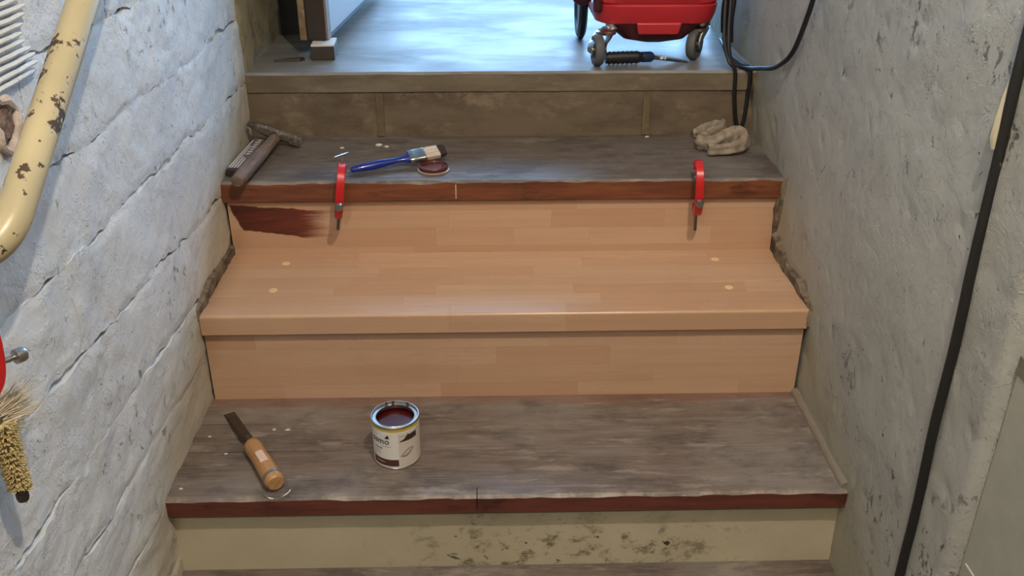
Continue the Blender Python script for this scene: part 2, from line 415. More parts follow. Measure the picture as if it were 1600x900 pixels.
vs = []; fs = []
for j in range(31):
    for i in range(21):
        y = 0.878 + 0.424 * i / 20; z = 0.50 + 0.62 * j / 30
        vs.append((-0.6005 + 0.004 * fb(y, z, 8, 17) + 0.0015 * fb(y, z, 30, 18) - (0.02 if i == 0 else 0), y, z))
for j in range(30):
    for i in range(20):
        a = j * 21 + i; fs.append((a, a + 1, a + 22, a + 21))
n0 = len(vs)
tag(MB().add(vs, fs).build('bare_plaster', dirty('ochre_grey_plaster', (150, 140, 112), (116, 106, 82), (72, 64, 50), (14, 14, 14), 0.8, 0.6), WL, smooth=True), 'dirty ochre bare plaster beside the landing')
# exposed old mortar just above the beech tread, both sides
def mortar_strip(parent, xs, sgn, pts, seed):
    """pts: list of (y, zlow, zhigh)"""
    mb = MB(); n = 40; m = 6; vs = []; fs = []
    for i in range(n + 1):
        t = i / n * (len(pts) - 1); k = min(int(t), len(pts) - 2); f = t - k
        y = pts[k][0] + (pts[k + 1][0] - pts[k][0]) * f; lo = pts[k][1] + (pts[k + 1][1] - pts[k][1]) * f; hi = pts[k][2] + (pts[k + 1][2] - pts[k][2]) * f
        hi += 0.006 * fb(y, seed, 18, seed)
        for j in range(m + 1):
            z = lo + (hi - lo) * j / m
            d = 0.0065 + 0.004 * fb(y, z, 30, seed) - (0.012 if j in (0, m) or i in (0, n) else 0)
            vs.append((xs + sgn * d, y, z))
    for i in range(n):
        for j in range(m):
            a = i * (m + 1) + j; fs.append((a, a + 1, a + m + 2, a + m + 1))
    tag(mb.add(vs, fs).build('exposed_mortar', M_MORT, parent, smooth=True), 'bare brown old mortar')
mortar_strip(WL, -0.602, 1, [(0.295, 0.185, 0.218), (0.38, 0.192, 0.226), (0.50, 0.195, 0.228), (0.60, 0.19, 0.222)], 2.0)
# combed plaster ridges at the top left
for k in range(13):
    zc = 0.780 + k * 0.0098; pts = []
    for i in range(22):
        y = -0.36 + i * (0.245 + 0.012 * math.sin(k)) / 21
        pts.append((-0.5985 + 0.0012 * fb(y, k, 20, 1), y, zc + 0.0016 * fb(y, k * 2.0, 12, 3)))
    MB().tube(pts, [0.0033 if 0 < i < 21 else 0.0015 for i in range(22)], 8, flat=1.0).build('plaster_ridge', M_WL, WL, smooth=True)
# broken hole by the handrail bracket
hp = []
for i in range(25):
    a = 2 * PI * i / 24; rr = 0.030 + 0.004 * math.sin(3 * a + 1) + 0.002 * math.sin(7 * a)
    hp.append((-0.5985, -0.215 + rr * math.cos(a) * 0.9, 0.742 + rr * math.sin(a)))
tag(MB().tube(hp, [0.006 + 0.0015 * math.sin(5 * i) for i in range(25)], 8, cap=False).build('hole_rim', mortar('pink_old_plaster', (214, 204, 194), (188, 172, 160)), WL, smooth=True), 'ragged pinkish plaster rim')
dm = MB(); ring = [(-0.5965, -0.215 + 0.016 * math.cos(2 * PI * i / 14) * (1 + 0.2 * math.sin(3 * i)), 0.742 + 0.018 * math.sin(2 * PI * i / 14)) for i in range(14)]
dm.loft([[(-0.612, p[1], p[2]) for p in ring], ring]); tag(dm.build('hole_core', mortar('brown_hole', (150, 126, 106), (96, 76, 62)), WL), 'brown hole core')

# right wall: one plastered face with pits
def wall_right():
    mb = MB(); y0, y1, z0, z1 = -0.335, 1.40, -0.40, 1.15; ny, nz = 190, 160; vs = []; fs = []
    for j in range(nz + 1):
        for i in range(ny + 1):
            y = y0 + (y1 - y0) * i / ny; z = z0 + (z1 - z0) * j / nz
            h = 0.005 * fb(y, z, 2.2, 31) + 0.0016 * fb(y, z, 9, 33) + 0.0007 * fb(y, z, 34, 35)
            pit = max(0.0, fb(y, z, 34, 37) - 0.5) * 0.010
            rnd = 0.020 * (1 - sst(0, 0.020, y - y0)) ** 2
            vs.append((0.6045 - max(-0.005, min(0.007, h)) + pit + rnd, y, z))
    for j in range(nz):
        for i in range(ny):
            a = j * (ny + 1) + i; fs.append((a, a + 1, a + ny + 2, a + ny + 1))
    mb.add(vs, fs)
    mb.box((0.64, -0.333, -0.7), (0.80, 1.40, ZC)); mb.box((0.612, -0.30, 1.15), (0.64, 1.40, ZC)); mb.box((0.605, 1.395, -0.4), (0.64, 1.40, 1.15))
    return struct('wall_right', mb, M_WR, 'grey limewashed pitted plaster wall right of the stairs', 'wall', smooth=True)
WR = wall_right()
mortar_strip(WR, 0.602, -1, [(0.296, 0.15, 0.200), (0.36, 0.185, 0.222), (0.48, 0.192, 0.226), (0.585, 0.192, 0.250)], 5.0)
mortar_strip(WR, 0.602, -1, [(0.560, 0.30, 0.38), (0.572, 0.26, 0.36), (0.585, 0.22, 0.34), (0.60, 0.20, 0.30)], 6.0)
# grey-green recess beyond the end of the right wall
mb = MB(); mb.box((0.617, -1.0, -0.7), (0.80, -0.338, 0.455))
struct('wall_recess', mb, M_HALL, 'smooth grey green painted recess beyond the right wall', 'wall', bevel=0.004)
MB().box((0.6162, -0.46, 0.153), (0.618, -0.349, 0.156)).build('scratch', M_WHITE, bpy.data.objects['wall_recess'])
mb = MB(); mb.box((0.626, -1.0, 0.455), (0.80, -0.338, ZC)); mb.box((0.616, -1.0, 0.455), (0.626, -0.338, 0.480))
struct('trim_1', mb, plain('dark_olive_frame', (118, 116, 104), 0.6), 'dark olive door frame above the grey green recess', 'trim')
mb = MB(); mb.box((0.66, -2.75, -0.7), (0.80, -1.0, ZC)); struct('wall_hall', mb, M_WALLP, 'plain pale hall wall behind the viewer on the right', 'wall')
mb = MB(); mb.box((-0.9, -2.9, -0.7), (0.9, -2.75, ZC)); struct('wall_front', mb, M_WALLP, 'plain pale end wall of the hall behind the viewer', 'wall')
mb = MB(); mb.box((-1.5, -2.9, ZC), (1.95, 2.85, ZC + 0.1)); struct('ceiling', mb, M_WALLP, 'plain pale ceiling over stairs and landing', 'ceiling')
# landing: floor, its edge board, far walls with the open doorway
mb = MB(); mb.box((-0.612, 0.880 + 0.03, 0.40), (0.612, 1.30, Z[3])); mb.box((-1.45, 1.30, 0.40), (1.9, 2.75, Z[3]))
mb.box((-0.63, 0.912, -0.4), (0.63, 1.40, 0.40)); mb.box((-0.63, RY[2] + 0.03, -0.4), (0.63, 0.912, Z[2] - TH[2] - 0.001)); mb.box((-0.63, RY[1] + 0.03, -0.4), (0.63, RY[2] + 0.03, Z[1] - TH[1] - 0.001)); mb.box((-0.63, RY[0] + 0.03, -0.4), (0.63, RY[1] + 0.03, Z[0] - TH[0] - 0.001))
FL = struct('floor', mb, M_LAND, 'worn pale grey landing floor at the top of the stairs', 'floor')
mb = MB()
rings = []
for i in range(61):
    x = -0.612 + 1.224 * i / 60; j1 = 0.0016 * fb(x, 0, 9, 11)
    y0 = Y[3] + 0.001 * fb(x, 1, 6, 12)
    rings.append([(x, y0 + 0.001, Z[3] - TH[3]), (x, y0, Z[3] - 0.006 + j1), (x, y0 + 0.004, Z[3] + j1 * 0.3), (x, 0.912, Z[3]), (x, 0.912, Z[3] - TH[3])])
mb.loft(rings)
for i, f in enumerate(mb.f):
    mb.mi[i] = 1 if (i < 300 and i % 5 in (1, 2)) else 0
tag(mb.build('edge_board', [M_RIM, M_LAND], FL), 'grimy brown edge board of the landing')
mb = MB(); mb.box((-1.45, 1.30, Z[3]), (-1.30, 2.75, ZC)); mb.box((-1.30, 1.30, Z[3]), (-0.80, 1.36, ZC))
struct('wall_landing_left', mb, M_WALLP, 'dim wall in the recess left of the landing', 'wall')
mb = MB(); mb.box((1.75, 1.40, 0.4), (1.9, 2.75, ZC)); mb.box((0.80, 1.40, 0.4), (1.75, 1.55, ZC))
struct('wall_landing_right', mb, M_WALLP, 'pale wall right of the landing beyond the stairwell', 'wall')
mb = MB(); mb.box((-1.45, 2.75, 0.4), (-0.45, 2.85, ZC)); mb.box((1.55, 2.75, 0.4), (1.9, 2.85, ZC)); mb.box((-0.45, 2.75, 2.5), (1.55, 2.85, ZC)); mb.box((-0.45, 2.75, 0.4), (1.55, 2.85, 0.55))
struct('wall_back', mb, M_WALLP, 'back wall of the landing around the bright open doorway', 'wall')
mb = MB(); mb.box((-0.64, -2.75, -0.6), (0.70, -0.62, -0.54)); struct('floor_hall', mb, plain('hall_concrete', (120, 114, 104), 0.8), 'grey hall floor at the foot of the stairs', 'floor')

# ------------------------------------------------------------------ stairs
def plank(name, parent, mat, x0, x1, y0, y1, z0, z1, seed, n=60, amp=0.0012, gap=None, front=None):
    """board along x with slightly wavy worn edges; gap(x) pulls its back edge away from the next board"""
    rings = []
    for i in range(n + 1):
        x = x0 + (x1 - x0) * i / n
        w = amp * fb(x, seed, 8, seed) + amp * 0.6 * fb(x, seed, 30, seed + 1)
        g = gap(x) if gap else 0.0
        fr = front * (1 + 0.5 * fb(x, seed, 20, seed + 4)) if front else 0.0003
        ya = y0 + (w if front else 0)
        yb = y1 - g
        rings.append([(x, ya, z0), (x, ya, z1 - fr), (x, ya + fr * 1.3, z1), (x, (ya + yb) / 2, z1 + 0.5 * w), (x, yb - 0.0003, z1), (x, yb, z1 - 0.0004), (x, yb, z0)])
    return MB().loft(rings).build(name, mat, parent, smooth=True, angle=30)

# tread just below the bottom edge of view
tA = thing('stair_tread', 'lowest worn grey tread with traces of red paint at the bottom edge', 'stair tread', (0, -0.15, ZA))
plank('plank', tA, M_A, -0.612, 0.612, -0.10, 0.03, ZA - 0.04, ZA, 3.0)
plank('plank', tA, M_A, -0.612, 0.612, -0.30, -0.102, ZA - 0.04, ZA, 4.0, front=0.004)
rL = thing('stair_riser', 'grey riser beneath the lowest tread', 'stair riser', (0, -0.27, ZA - 0.2))
plank('board', rL, M_RE, -0.612, 0.612, -0.28, -0.262, -0.40, ZA - 0.04, 5.0)
tLow = thing('stair_tread', 'grey tread below the lowest visible riser out at the foot', 'stair tread', (0, -0.42, -0.40))
plank('plank', tLow, M_A, -0.612, 0.612, -0.62, -0.262, -0.44, -0.40, 6.0, front=0.004)
rL2 = thing('stair_riser', 'grey riser at the very foot of the stairs', 'stair riser', (0, -0.59, -0.54))
plank('board', rL2, M_RE, -0.612, 0.612, -0.60, -0.58, -0.54, -0.44, 7.0)

# cream riser
rA = thing('stair_riser', 'cream painted riser with brown dirt stains beneath the worn lower tread', 'stair riser', (0, RY[0], ZA))
plank('board', rA, M_CREAM, -0.612, 0.612, RY[0], RY[0] + 0.02, ZA, Z[0] - TH[0], 8.0)
mb = MB(); mb.box((-0.606, RY[0] - 0.008, Z[0] - TH[0] - 0.011), (0.606, RY[0] - 0.0005, Z[0] - TH[0] - 0.0005))
tag(mb.build('bead', plain('olive_grimy_bead', (128, 116, 90), 0.6), rA, bevel=0.002), 'olive grimy bead moulding')

# worn lower tread with three planks and two nosing pieces
tB = thing('stair_tread', 'worn grey wooden tread carrying the open paint can and chisel', 'stair tread', (0, 0.15, Z[0] - TH[0]))
gA = lambda x: 0.0 + 0.0040 * sst(-0.30, -0.62, x) * (0.7 + 0.5 * fb(x, 0, 14, 3))
gB = lambda x: 0.0 + 0.0034 * sst(-0.05, -0.5, x) * (0.8 + 0.5 * fb(x, 0, 18, 6))
plank('plank', tB, M_B, -0.612, 0.612, 0.226, RY[1] + 0.015, Z[0] - TH[0], Z[0], 10.0)
plank('plank', tB, M_B, -0.612, 0.612, 0.137, 0.226, Z[0] - TH[0], Z[0], 11.0, gap=gA)
plank('plank', tB, M_B, -0.612, 0.612, 0.022, 0.137, Z[0] - TH[0], Z[0], 12.0, gap=gB)
def nosing(parent, x0, x1, y, z1, th, top, fr, seed, depth=0.025):
    rings = []; n = max(8, int((x1 - x0) / 0.012))
    for i in range(n + 1):
        x = x0 + (x1 - x0) * i / n
        c = 0.0045 + 0.0035 * fb(x, seed, 22, seed); w = 0.0011 * fb(x, seed, 6, seed + 3)
        c = max(0.0015, c)
        rings.append([(x, y + 0.003, z1 - th), (x, y + w, z1 - th + 0.004), (x, y + w, z1 - c), (x, y + c * 1.2, z1), (x, y + depth, z1), (x, y + depth, z1 - th)])
    mb = MB(); mb.loft(rings); m = 6
    for i in range(len(mb.f)):
        mb.mi[i] = 1 if (i < n * m and i % m in (2, 3)) else 0
    return tag(mb.build('nosing', [fr, top], parent, smooth=True, angle=25), 'red brown painted nosing')
nosing(tB, -0.606, -0.058, Y[0], Z[0], TH[0], M_B, V_B, 2.0)
nosing(tB, -0.0565, 0.602, Y[0] - 0.0007, Z[0], TH[0], M_B, V_B, 5.0)

# beech staves
def staves(parent, mat, rows, box_fn, seed, joints=None):
    rs = random.Random(seed); first = None
    for k, (a, b) in enumerate(rows):
        xs = [-0.598]
        if joints and k in joints: xs += joints[k]
        else:
            x = -0.598 + rs.uniform(0.08, 0.35)
            while x < 0.50: xs.append(x); x += rs.uniform(0.20, 0.42)
        xs.append(0.598)
        for i in range(len(xs) - 1):
            mb = MB(); box_fn(mb, xs[i] + 0.0001, xs[i + 1] - 0.0001, a, b, k); mb.build('stave', mat, parent)
def riser_box(y0):
    return lambda mb, xa, xb, a, b, k: mb.box((xa, y0, a + 0.0001), (xb, y0 + 0.0185, b - 0.0001))
rC = thing('stair_riser', 'plain new beech riser standing behind the open paint can', 'stair riser', (0, RY[1], Z[0]))
zt = Z[1] - TH[1] - 0.0025
staves(rC, BEECH, [(Z[0], 0.028), (0.028, 0.0705), (0.0705, 0.113), (0.113, zt)], riser_box(RY[1]), 3, {2: [-0.32, -0.02, 0.21], 1: [-0.41, -0.1, 0.30]})
rD = thing('stair_riser', 'new beech riser with a dark red stain patch at its left end', 'stair riser', (0, RY[2], Z[1]))
staves(rD, STAINED, [(Z[1], 0.213), (0.213, 0.2555), (0.2555, 0.298), (0.298, Z[2] - TH[2])], riser_box(RY[2]), 5, {0: [-0.2, 0.022 - 0.01, 0.33], 1: [-0.15, 0.022, 0.19, 0.46], 2: [-0.36, -0.12, 0.105, 0.355], 3: [-0.25, 0.16]})
tC = thing('stair_tread', 'new smooth beech tread with four pale wooden plugs', 'stair tread', (0, 0.44, Z[1] - TH[1]))
def tread_box(mb, xa, xb, a, b, k):
    z1 = Z[1]; z0 = Z[1] - TH[1]
    if k == 0:
        r = 0.006; prof = [(a + 0.003, z0), (a, z0 + 0.003)]
        for q in range(6):
            t = q / 5 * PI / 2; prof.append((a + r - r * math.cos(t), z1 - r + r * math.sin(t)))
        prof += [(b - 0.0001, z1), (b - 0.0001, z0)]
        xr = xb
        mb.loft([[(xa, p[0], p[1]) for p in prof], [(xr, p[0], p[1]) for p in prof]])
    else: mb.box((xa, a + 0.0001, z0), (xb, b - 0.0001, z1))
edges = [Y[1]] + [Y[1] + 0.040 + 0.0425 * i for i in range(6)] + [RY[2] + 0.01]
staves(tC, BEECH, list(zip(edges[:-1], edges[1:])), tread_box, 9)
M_PLUG = plain('pale_plug_wood', (238, 200, 158), 0.45, var=0.05)
for x, y in ((-0.474, 0.537), (-0.476, 0.410), (0.463, 0.538), (0.462, 0.402)):
    MB().lathe([(0.0088, Z[1] - 0.004), (0.0088, Z[1] + 0.0006), (0.0080, Z[1] + 0.0010)], 20, loc=(x, y, 0), cap=True).build('plug', M_PLUG, tC)

# upper worn tread
tD = thing('stair_tread', 'dark worn tread carrying the hammer, brush, clamps and rag', 'stair tread', (0, 0.73, Z[2] - TH[2]))
gC = lambda x: 0.0
plank('plank', tD, M_D, -0.612, 0.612, 0.735, RY[3] + 0.015, Z[2] - TH[2], Z[2], 15.0)
plank('plank', tD, M_D, -0.612, 0.612, 0.600, 0.735, Z[2] - TH[2], Z[2], 16.0, gap=gC)
nosing(tD, -0.606, 0.604, Y[2], Z[2], TH[2], M_D, V_D, 9.0)
MB().box((-0.1035, Y[2] - 0.0012, 0.330), (-0.1015, Y[2] + 0.002, 0.362)).build('paint_drip', plain('cream_drip', (226, 206, 170), 0.4), tD)
# grimy riser to the landing
rE = thing('stair_riser', 'grimy brown riser below the landing edge', 'stair riser', (0, RY[3], Z[2]))
plank('board', rE, M_RE, -0.612, 0.612, RY[3], RY[3] + 0.02, Z[2], Z[3] - TH[3], 18.0)
M_BAT = dirty('tan_batten', (112, 98, 74), (90, 78, 58), (140, 126, 100), (8, 8, 5))
for x in (-0.291, 0.349):
    MB().box((x - 0.009, RY[3] - 0.004, Z[2] + 0.002), (x + 0.009, RY[3] + 0.001, Z[3] - TH[3] - 0.004)).build('batten', M_BAT, rE, bevel=0.001)

# quarter round strip on the right of the lower worn tread
rings = []
for i in range(13):
    y = 0.006 + (RY[1] - 0.008) * i / 12; xo = 0.6035
    rings.append([(xo, y, Z[0])] + [(xo - 0.012 * math.cos(t), y, Z[0] + 0.012 * math.sin(t)) for t in [k * PI / 12 for k in range(7)]])
tag(MB().loft(rings).build('trim_2', plain('grey_painted_strip', (132, 124, 110), 0.6), smooth=True), 'grey quarter round strip along the right end of the lower worn tread', 'trim', kind='structure')

# ------------------------------------------------------------------ handrail and cables on the walls
hr = thing('handrail', 'cream painted pipe handrail with chipped paint on the left wall', 'handrail', (-0.54, -0.3, 0.72))
P = [(-0.545, 0.55, 1.233), (-0.542, 0.2, 1.02), (-0.540, -0.067, 0.857), (-0.540, -0.335, 0.6935), (-0.541, -0.362, 0.677), (-0.549, -0.383, 0.664), (-0.565, -0.397, 0.656), (-0.585, -0.402, 0.653), (-0.612, -0.403, 0.652)]
MB().tube(P[:3] + catmull(P[3:], 5), 0.0192, 20).build('pipe', M_PIPE, hr, smooth=True)
MB().lathe([(0.0, 0.0), (0.034, 0.0), (0.034, 0.004), (0.022, 0.008)], 24, axis='x', loc=(-0.6035, -0.403, 0.652), cap=True).build('wall_flange', M_PIPE, hr, smooth=True)

ck = thing('wall_cable', 'thick black cable running straight up the right wall', 'cable', (0.6, -0.21, 0.3))
pts = [(0.598 + 0.0008 * math.sin(i * 1.3), -0.238 + 0.035 * (i / 24.0) ** 1.0 * 0.9 + 0.0009 * math.sin(i * 0.9), -0.15 + i * 0.052) for i in range(25)]
n_ = NT('black_cable_paint_flecks'); v_ = n_.pos(); f_ = n_.noise(n_.map(v_, (60, 60, 18)), 1.0, 4, 0.7)
M_WCAB = n_.done(n_.mix(n_.ramp(f_, 0.66, 0.72), lin((30, 30, 28)), lin((112, 110, 100))), 0.5)
MB().tube(pts, 0.0070, 10).build('cable_sheath', M_WCAB, ck, smooth=True)
sp = [(0.592, -0.211, 0.700), (0.591, -0.209, 0.715), (0.592, -0.208, 0.735), (0.594, -0.206, 0.760), (0.596, -0.205, 0.785)]
tag(MB().tube(sp, [0.003, 0.0055, 0.005, 0.004, 0.002], 8).build('paint_smear', plain('pale_paint_smear', (196, 190, 164), 0.5), ck, smooth=True), 'pale paint smeared over the cable')

pcb = thing('power_cable', 'black power cable trailing from the vacuum over the landing edge and up the right wall', 'cable', (0.56, 0.88, 0.53))
MB().tube(catmull([(0.545, 0.960, 0.700), (0.540, 0.925, 0.600), (0.546, 0.905, 0.548), (0.568, 0.892, 0.5335), (0.584, 0.86, 0.537), (0.588, 0.797, 0.553), (0.590, 0.71, 0.575), (0.590, 0.641, 0.604), (0.590, 0.600, 0.63), (0.590, 0.574, 0.657), (0.590, 0.545, 0.70), (0.590, 0.517, 0.752), (0.590, 0.49, 0.83), (0.590, 0.47, 0.92), (0.590, 0.46, 1.05)], 8), 0.0052, 8).build('wall_run', M_BLACK, pcb, smooth=True)
MB().tube(catmull([(0.530, 0.955, 0.72), (0.527, 0.915, 0.60), (0.535, 0.880, 0.552), (0.551, 0.8735, 0.528), (0.556, 0.874, 0.47), (0.566, 0.875, 0.41), (0.576, 0.872, 0.384), (0.585, 0.872, 0.41), (0.588, 0.874, 0.47), (0.589, 0.874, 0.52), (0.586, 0.885, 0.534), (0.58, 0.93, 0.5335), (0.575, 1.05, 0.5335), (0.59, 1.2, 0.5335)], 8), 0.0048, 8).build('hanging_loop', M_BLACK, pcb, smooth=True)

# ------------------------------------------------------------------ door leaf, block and slat on the landing
dl = thing('door_leaf', 'pale blue open door leaf with a dark worn wooden edge', 'door', (-0.444, 1.057, Z[3]), (0, 0, -0.062))
M_PALE = plain('pale_blue_grey_door_paint', (176, 182, 190), 0.4, var=0.04, scale=5)
MB().box((-0.010, 0.03, 0.0385), (0.012, 0.82, 2.0)).build('panel', M_PALE, dl, world=False, bevel=0.002)
MB().box((-0.034, -0.012, 0.0385), (0.012, 0.028, 2.0)).build('stile', M_DARKW, dl, world=False, bevel=0.003)
rings = [[(-0.052, -0.010 + 0.002 * fb(z, 0, 12, 1), z), (-0.035, -0.014 + 0.002 * fb(z, 1, 14, 2), z), (-0.035, 0.02, z), (-0.052, 0.02, z)] for z in [0.0395 + i * 0.04 for i in range(49)]]
tag(MB().loft(rings).build('worn_edge', dirty('worn_tan_edge', (150, 128, 98), (104, 84, 62), (182, 166, 138), (20, 20, 20)), dl, world=False), 'worn tan wooden edge')
MB().box((0.0125, -0.008, 0.042), (0.018, 0.026, 2.0)).build('edge_strip', plain('tan_grey_strip', (130, 116, 104), 0.5), dl, world=False)
MB().box((0.0125, 0.03, 0.0385), (0.0145, 0.82, 0.046)).build('gap_shadow_strip', M_BLACK, dl, world=False)  # black strip painting in the shadow of the gap below the panel
wb = thing('wooden_block', 'small dark wooden block, sides darkened as if backlit, with a white top under the door leaf', 'block', (-0.438, 1.043, Z[3]), (0, 0, 0.05))
MB().box((-0.028, -0.042, 0.0), (0.028, 0.042, 0.034)).build('body', plain('backlit_olive_block', (58, 52, 43), 0.6), wb, world=False, bevel=0.002)  # dark olive body, colour deepened for a front lit from behind
MB().box((-0.0275, -0.041, 0.034), (0.0275, 0.041, 0.0375)).build('top_face', M_WHITE, wb, world=False)
tag(MB().add([(-0.555, 0.985, Z[3]), (-0.49, 0.990, Z[3]), (-0.482, 1.008, Z[3]), (-0.50, 1.016, Z[3]), (-0.555, 0.997, Z[3]), (-0.553, 0.987, Z[3] + 0.006), (-0.492, 0.992, Z[3] + 0.008), (-0.484, 1.007, Z[3] + 0.007), (-0.501, 1.013, Z[3] + 0.006), (-0.553, 0.995, Z[3] + 0.004)],
    [(0, 1, 6, 5), (1, 2, 7, 6), (2, 3, 8, 7), (3, 4, 9, 8), (4, 0, 5, 9), (5, 6, 7, 8, 9), (4, 3, 2, 1, 0)]).build('wood_splinter', M_DARKW), 'thin dark wood splinter lying on the landing by the left wall', 'wood scrap')

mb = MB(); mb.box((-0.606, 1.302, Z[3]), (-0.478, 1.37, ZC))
struct('opening_shade_panel', mb, plain('dark_teal_opening_shade', (44, 48, 48), 0.6), 'dark panel standing in for the shaded opening between the left wall and the open door leaf', 'trim')  # dark panel added to paint in the shade of the opening behind
# ------------------------------------------------------------------ vacuum cleaner
vc = thing('vacuum_cleaner', 'red wet and dry vacuum cleaner on casters at the landing edge', 'vacuum cleaner', (0.372, 1.09, Z[3]))
M_VRED = plain('red_vacuum_plastic', (184, 42, 50), 0.38, var=0.06, scale=12)
M_VDARK = plain('dark_maroon_plastic', (66, 18, 24), 0.45)
M_VBLK = plain('black_vacuum_plastic', (28, 29, 33), 0.4)
def rrect(hx, hy, r, z, n=6, cy=0.0):
    pts = []
    for cx, sy, a0 in ((hx - r, hy - r, 0), (-(hx - r), hy - r, PI / 2), (-(hx - r), -(hy - r), PI), (hx - r, -(hy - r), 3 * PI / 2)):
        for k in range(n + 1):
            a = a0 + PI / 2 * k / n; pts.append((cx + r * math.cos(a), cy + sy + r * math.sin(a), z))
    return pts
lv = Vector(vc.location)
def vb(): return MB()
body = vb(); body.loft([rrect(0.128, 0.122, 0.05, 0.088), rrect(0.142, 0.134, 0.055, 0.094), rrect(0.149, 0.142, 0.06, 0.115), rrect(0.151, 0.144, 0.06, 0.135), rrect(0.147, 0.141, 0.06, 0.139), rrect(0.151, 0.144, 0.06, 0.143), rrect(0.156, 0.150, 0.06, 0.25), rrect(0.158, 0.152, 0.06, 0.30)])
body.build('tub', M_VRED, vc, smooth=True, world=False, angle=35)
ap = vb(); ap.loft([[(x, y, z) for x, z in ((-0.050, 0.098), (-0.044, 0.070), (0.052, 0.070), (0.060, 0.098))] for y in (-0.146, -0.120)])
ap.build('front_apron', M_VRED, vc, world=False, bevel=0.004)
un = vb(); un.loft([rrect(0.030, 0.105, 0.02, 0.044), rrect(0.075, 0.125, 0.03, 0.054), rrect(0.125, 0.130, 0.05, 0.092)]); un.build('underbody', M_VDARK, vc, world=False, smooth=True)
vb().box((-0.152, -0.135, 0.118), (-0.130, -0.110, 0.165)).build('side_slot', M_VDARK, vc, world=False, bevel=0.008)
hd = vb(); hd.loft([rrect(0.160, 0.154, 0.06, 0.302), rrect(0.162, 0.156, 0.06, 0.33), rrect(0.145, 0.14, 0.06, 0.40), rrect(0.10, 0.10, 0.05, 0.43)]); hd.build('motor_head', M_VBLK, vc, world=False, smooth=True)
vb().tube(catmull([(-0.09, 0, 0.42), (-0.08, 0, 0.47), (0, 0, 0.485), (0.08, 0, 0.47), (0.09, 0, 0.42)], 6), 0.013, 10).build('carry_handle', M_VRED, vc, world=False, smooth=True)
def wheel(mb, c, r, w, axis_ang, seg=28):
    ca, sa = math.cos(axis_ang), math.sin(axis_ang)
    prof = [(0.0, -w * .3), (r * .55, -w * .3), (r * .62, -w * .5), (r * .9, -w * .5), (r, -w * .25), (r, w * .25), (r * .9, w * .5), (r * .62, w * .5), (r * .55, w * .3), (0, w * .3)]
    rings = []
    for rr, h in prof:
        rings.append([(c[0] + h * ca - rr * math.cos(2 * PI * j / seg) * sa, c[1] + h * sa + rr * math.cos(2 * PI * j / seg) * ca, c[2] + rr * math.sin(2 * PI * j / seg)) for j in range(seg)])
    return mb.loft(rings, True, False)
for sx in (-1, 1):
    wheel(vb(), (sx * 0.155, 0.155, 0.095), 0.095, 0.022, 0).build('rear_wheel', M_BLACK, vc, world=False, smooth=True)
# front casters: swivel head, fork, wheel
def caster(px, py, ang, off):
    top = vb(); top.lathe([(0.0, 0.094), (0.019, 0.094), (0.020, 0.090), (0.020, 0.079), (0.014, 0.077), (0.014, 0.073)], 20, loc=(px, py, 0), cap=True)
    c = top.build('caster', M_STEEL, vc, world=False, smooth=True)
    ca, sa = math.cos(ang), math.sin(ang)          # wheel axle direction
    wx, wy = px - sa * off[0] + ca * off[1], py + ca * off[0] + sa * off[1]
    for s_ in (-1, 1):
        q = [(px + ca * 0.016 * s_ + ca * off[1] * 0.3, py + sa * 0.016 * s_, 0.077), (wx + ca * 0.015 * s_, wy + sa * 0.015 * s_, 0.050), (wx + ca * 0.015 * s_, wy + sa * 0.015 * s_, 0.030)]
        vb().tube(catmull(q, 5), [0.013] * 5 + [0.010] * 5 + [0.007], 8, flat=1.0, sec=[(1, .16), (-1, .16), (-1, -.16), (1, -.16)] if True else None, up=(-sa, ca, 0)).build('fork', M_STEEL, c, world=False)
    vb().lathe([(0.024, 0.070), (0.026, 0.076), (0.020, 0.080)], 20, loc=((px + wx) / 2, (py + wy) / 2, 0), cap=True).build('swivel_plate', M_STEEL, c, world=False, smooth=True)
    wheel(vb(), (wx, wy, 0.0375), 0.0375, 0.021, ang).build('wheel', M_GREYR, c, world=False, smooth=True)
    vb().tube([(wx - ca * 0.016, wy - sa * 0.016, 0.0375), (wx + ca * 0.016, wy + sa * 0.016, 0.0375)], 0.013, 16).build('hub', M_STEEL, c, world=False, smooth=True)
caster(-0.098, -0.100, 0.12, (-0.052, -0.050))
caster(0.122, -0.075, -0.55, (-0.030, -0.004))
hs = catmull([(-0.10, -0.05, 0.38), (-0.17, -0.07, 0.40), (-0.20, -0.09, 0.30), (-0.192, -0.09, 0.19), (-0.186, -0.09, 0.155), (-0.176, -0.088, 0.146), (-0.163, -0.086, 0.158), (-0.158, -0.07, 0.20), (-0.17, 0.02, 0.30)], 8)
tag(vb().tube(hs, 0.017, 14).build('hose', M_VDARK, vc, world=False, smooth=True), 'dark maroon suction hose')
cb = [(0.158, -0.06, 0.34), (0.172, -0.08, 0.26), (0.170, -0.10, 0.18), (0.164, -0.115, 0.12), (0.166, -0.125, 0.07)]
for k in range(3):
    vb().tube(catmull([(a + 0.009 * k, b + 0.01 * (k % 2), c - 0.012 * k) for a, b, c in cb], 6), 0.0075, 8).build('cable_bundle', plain('blue_black_cable', (20, 24, 36), 0.4), vc, world=False, smooth=True)

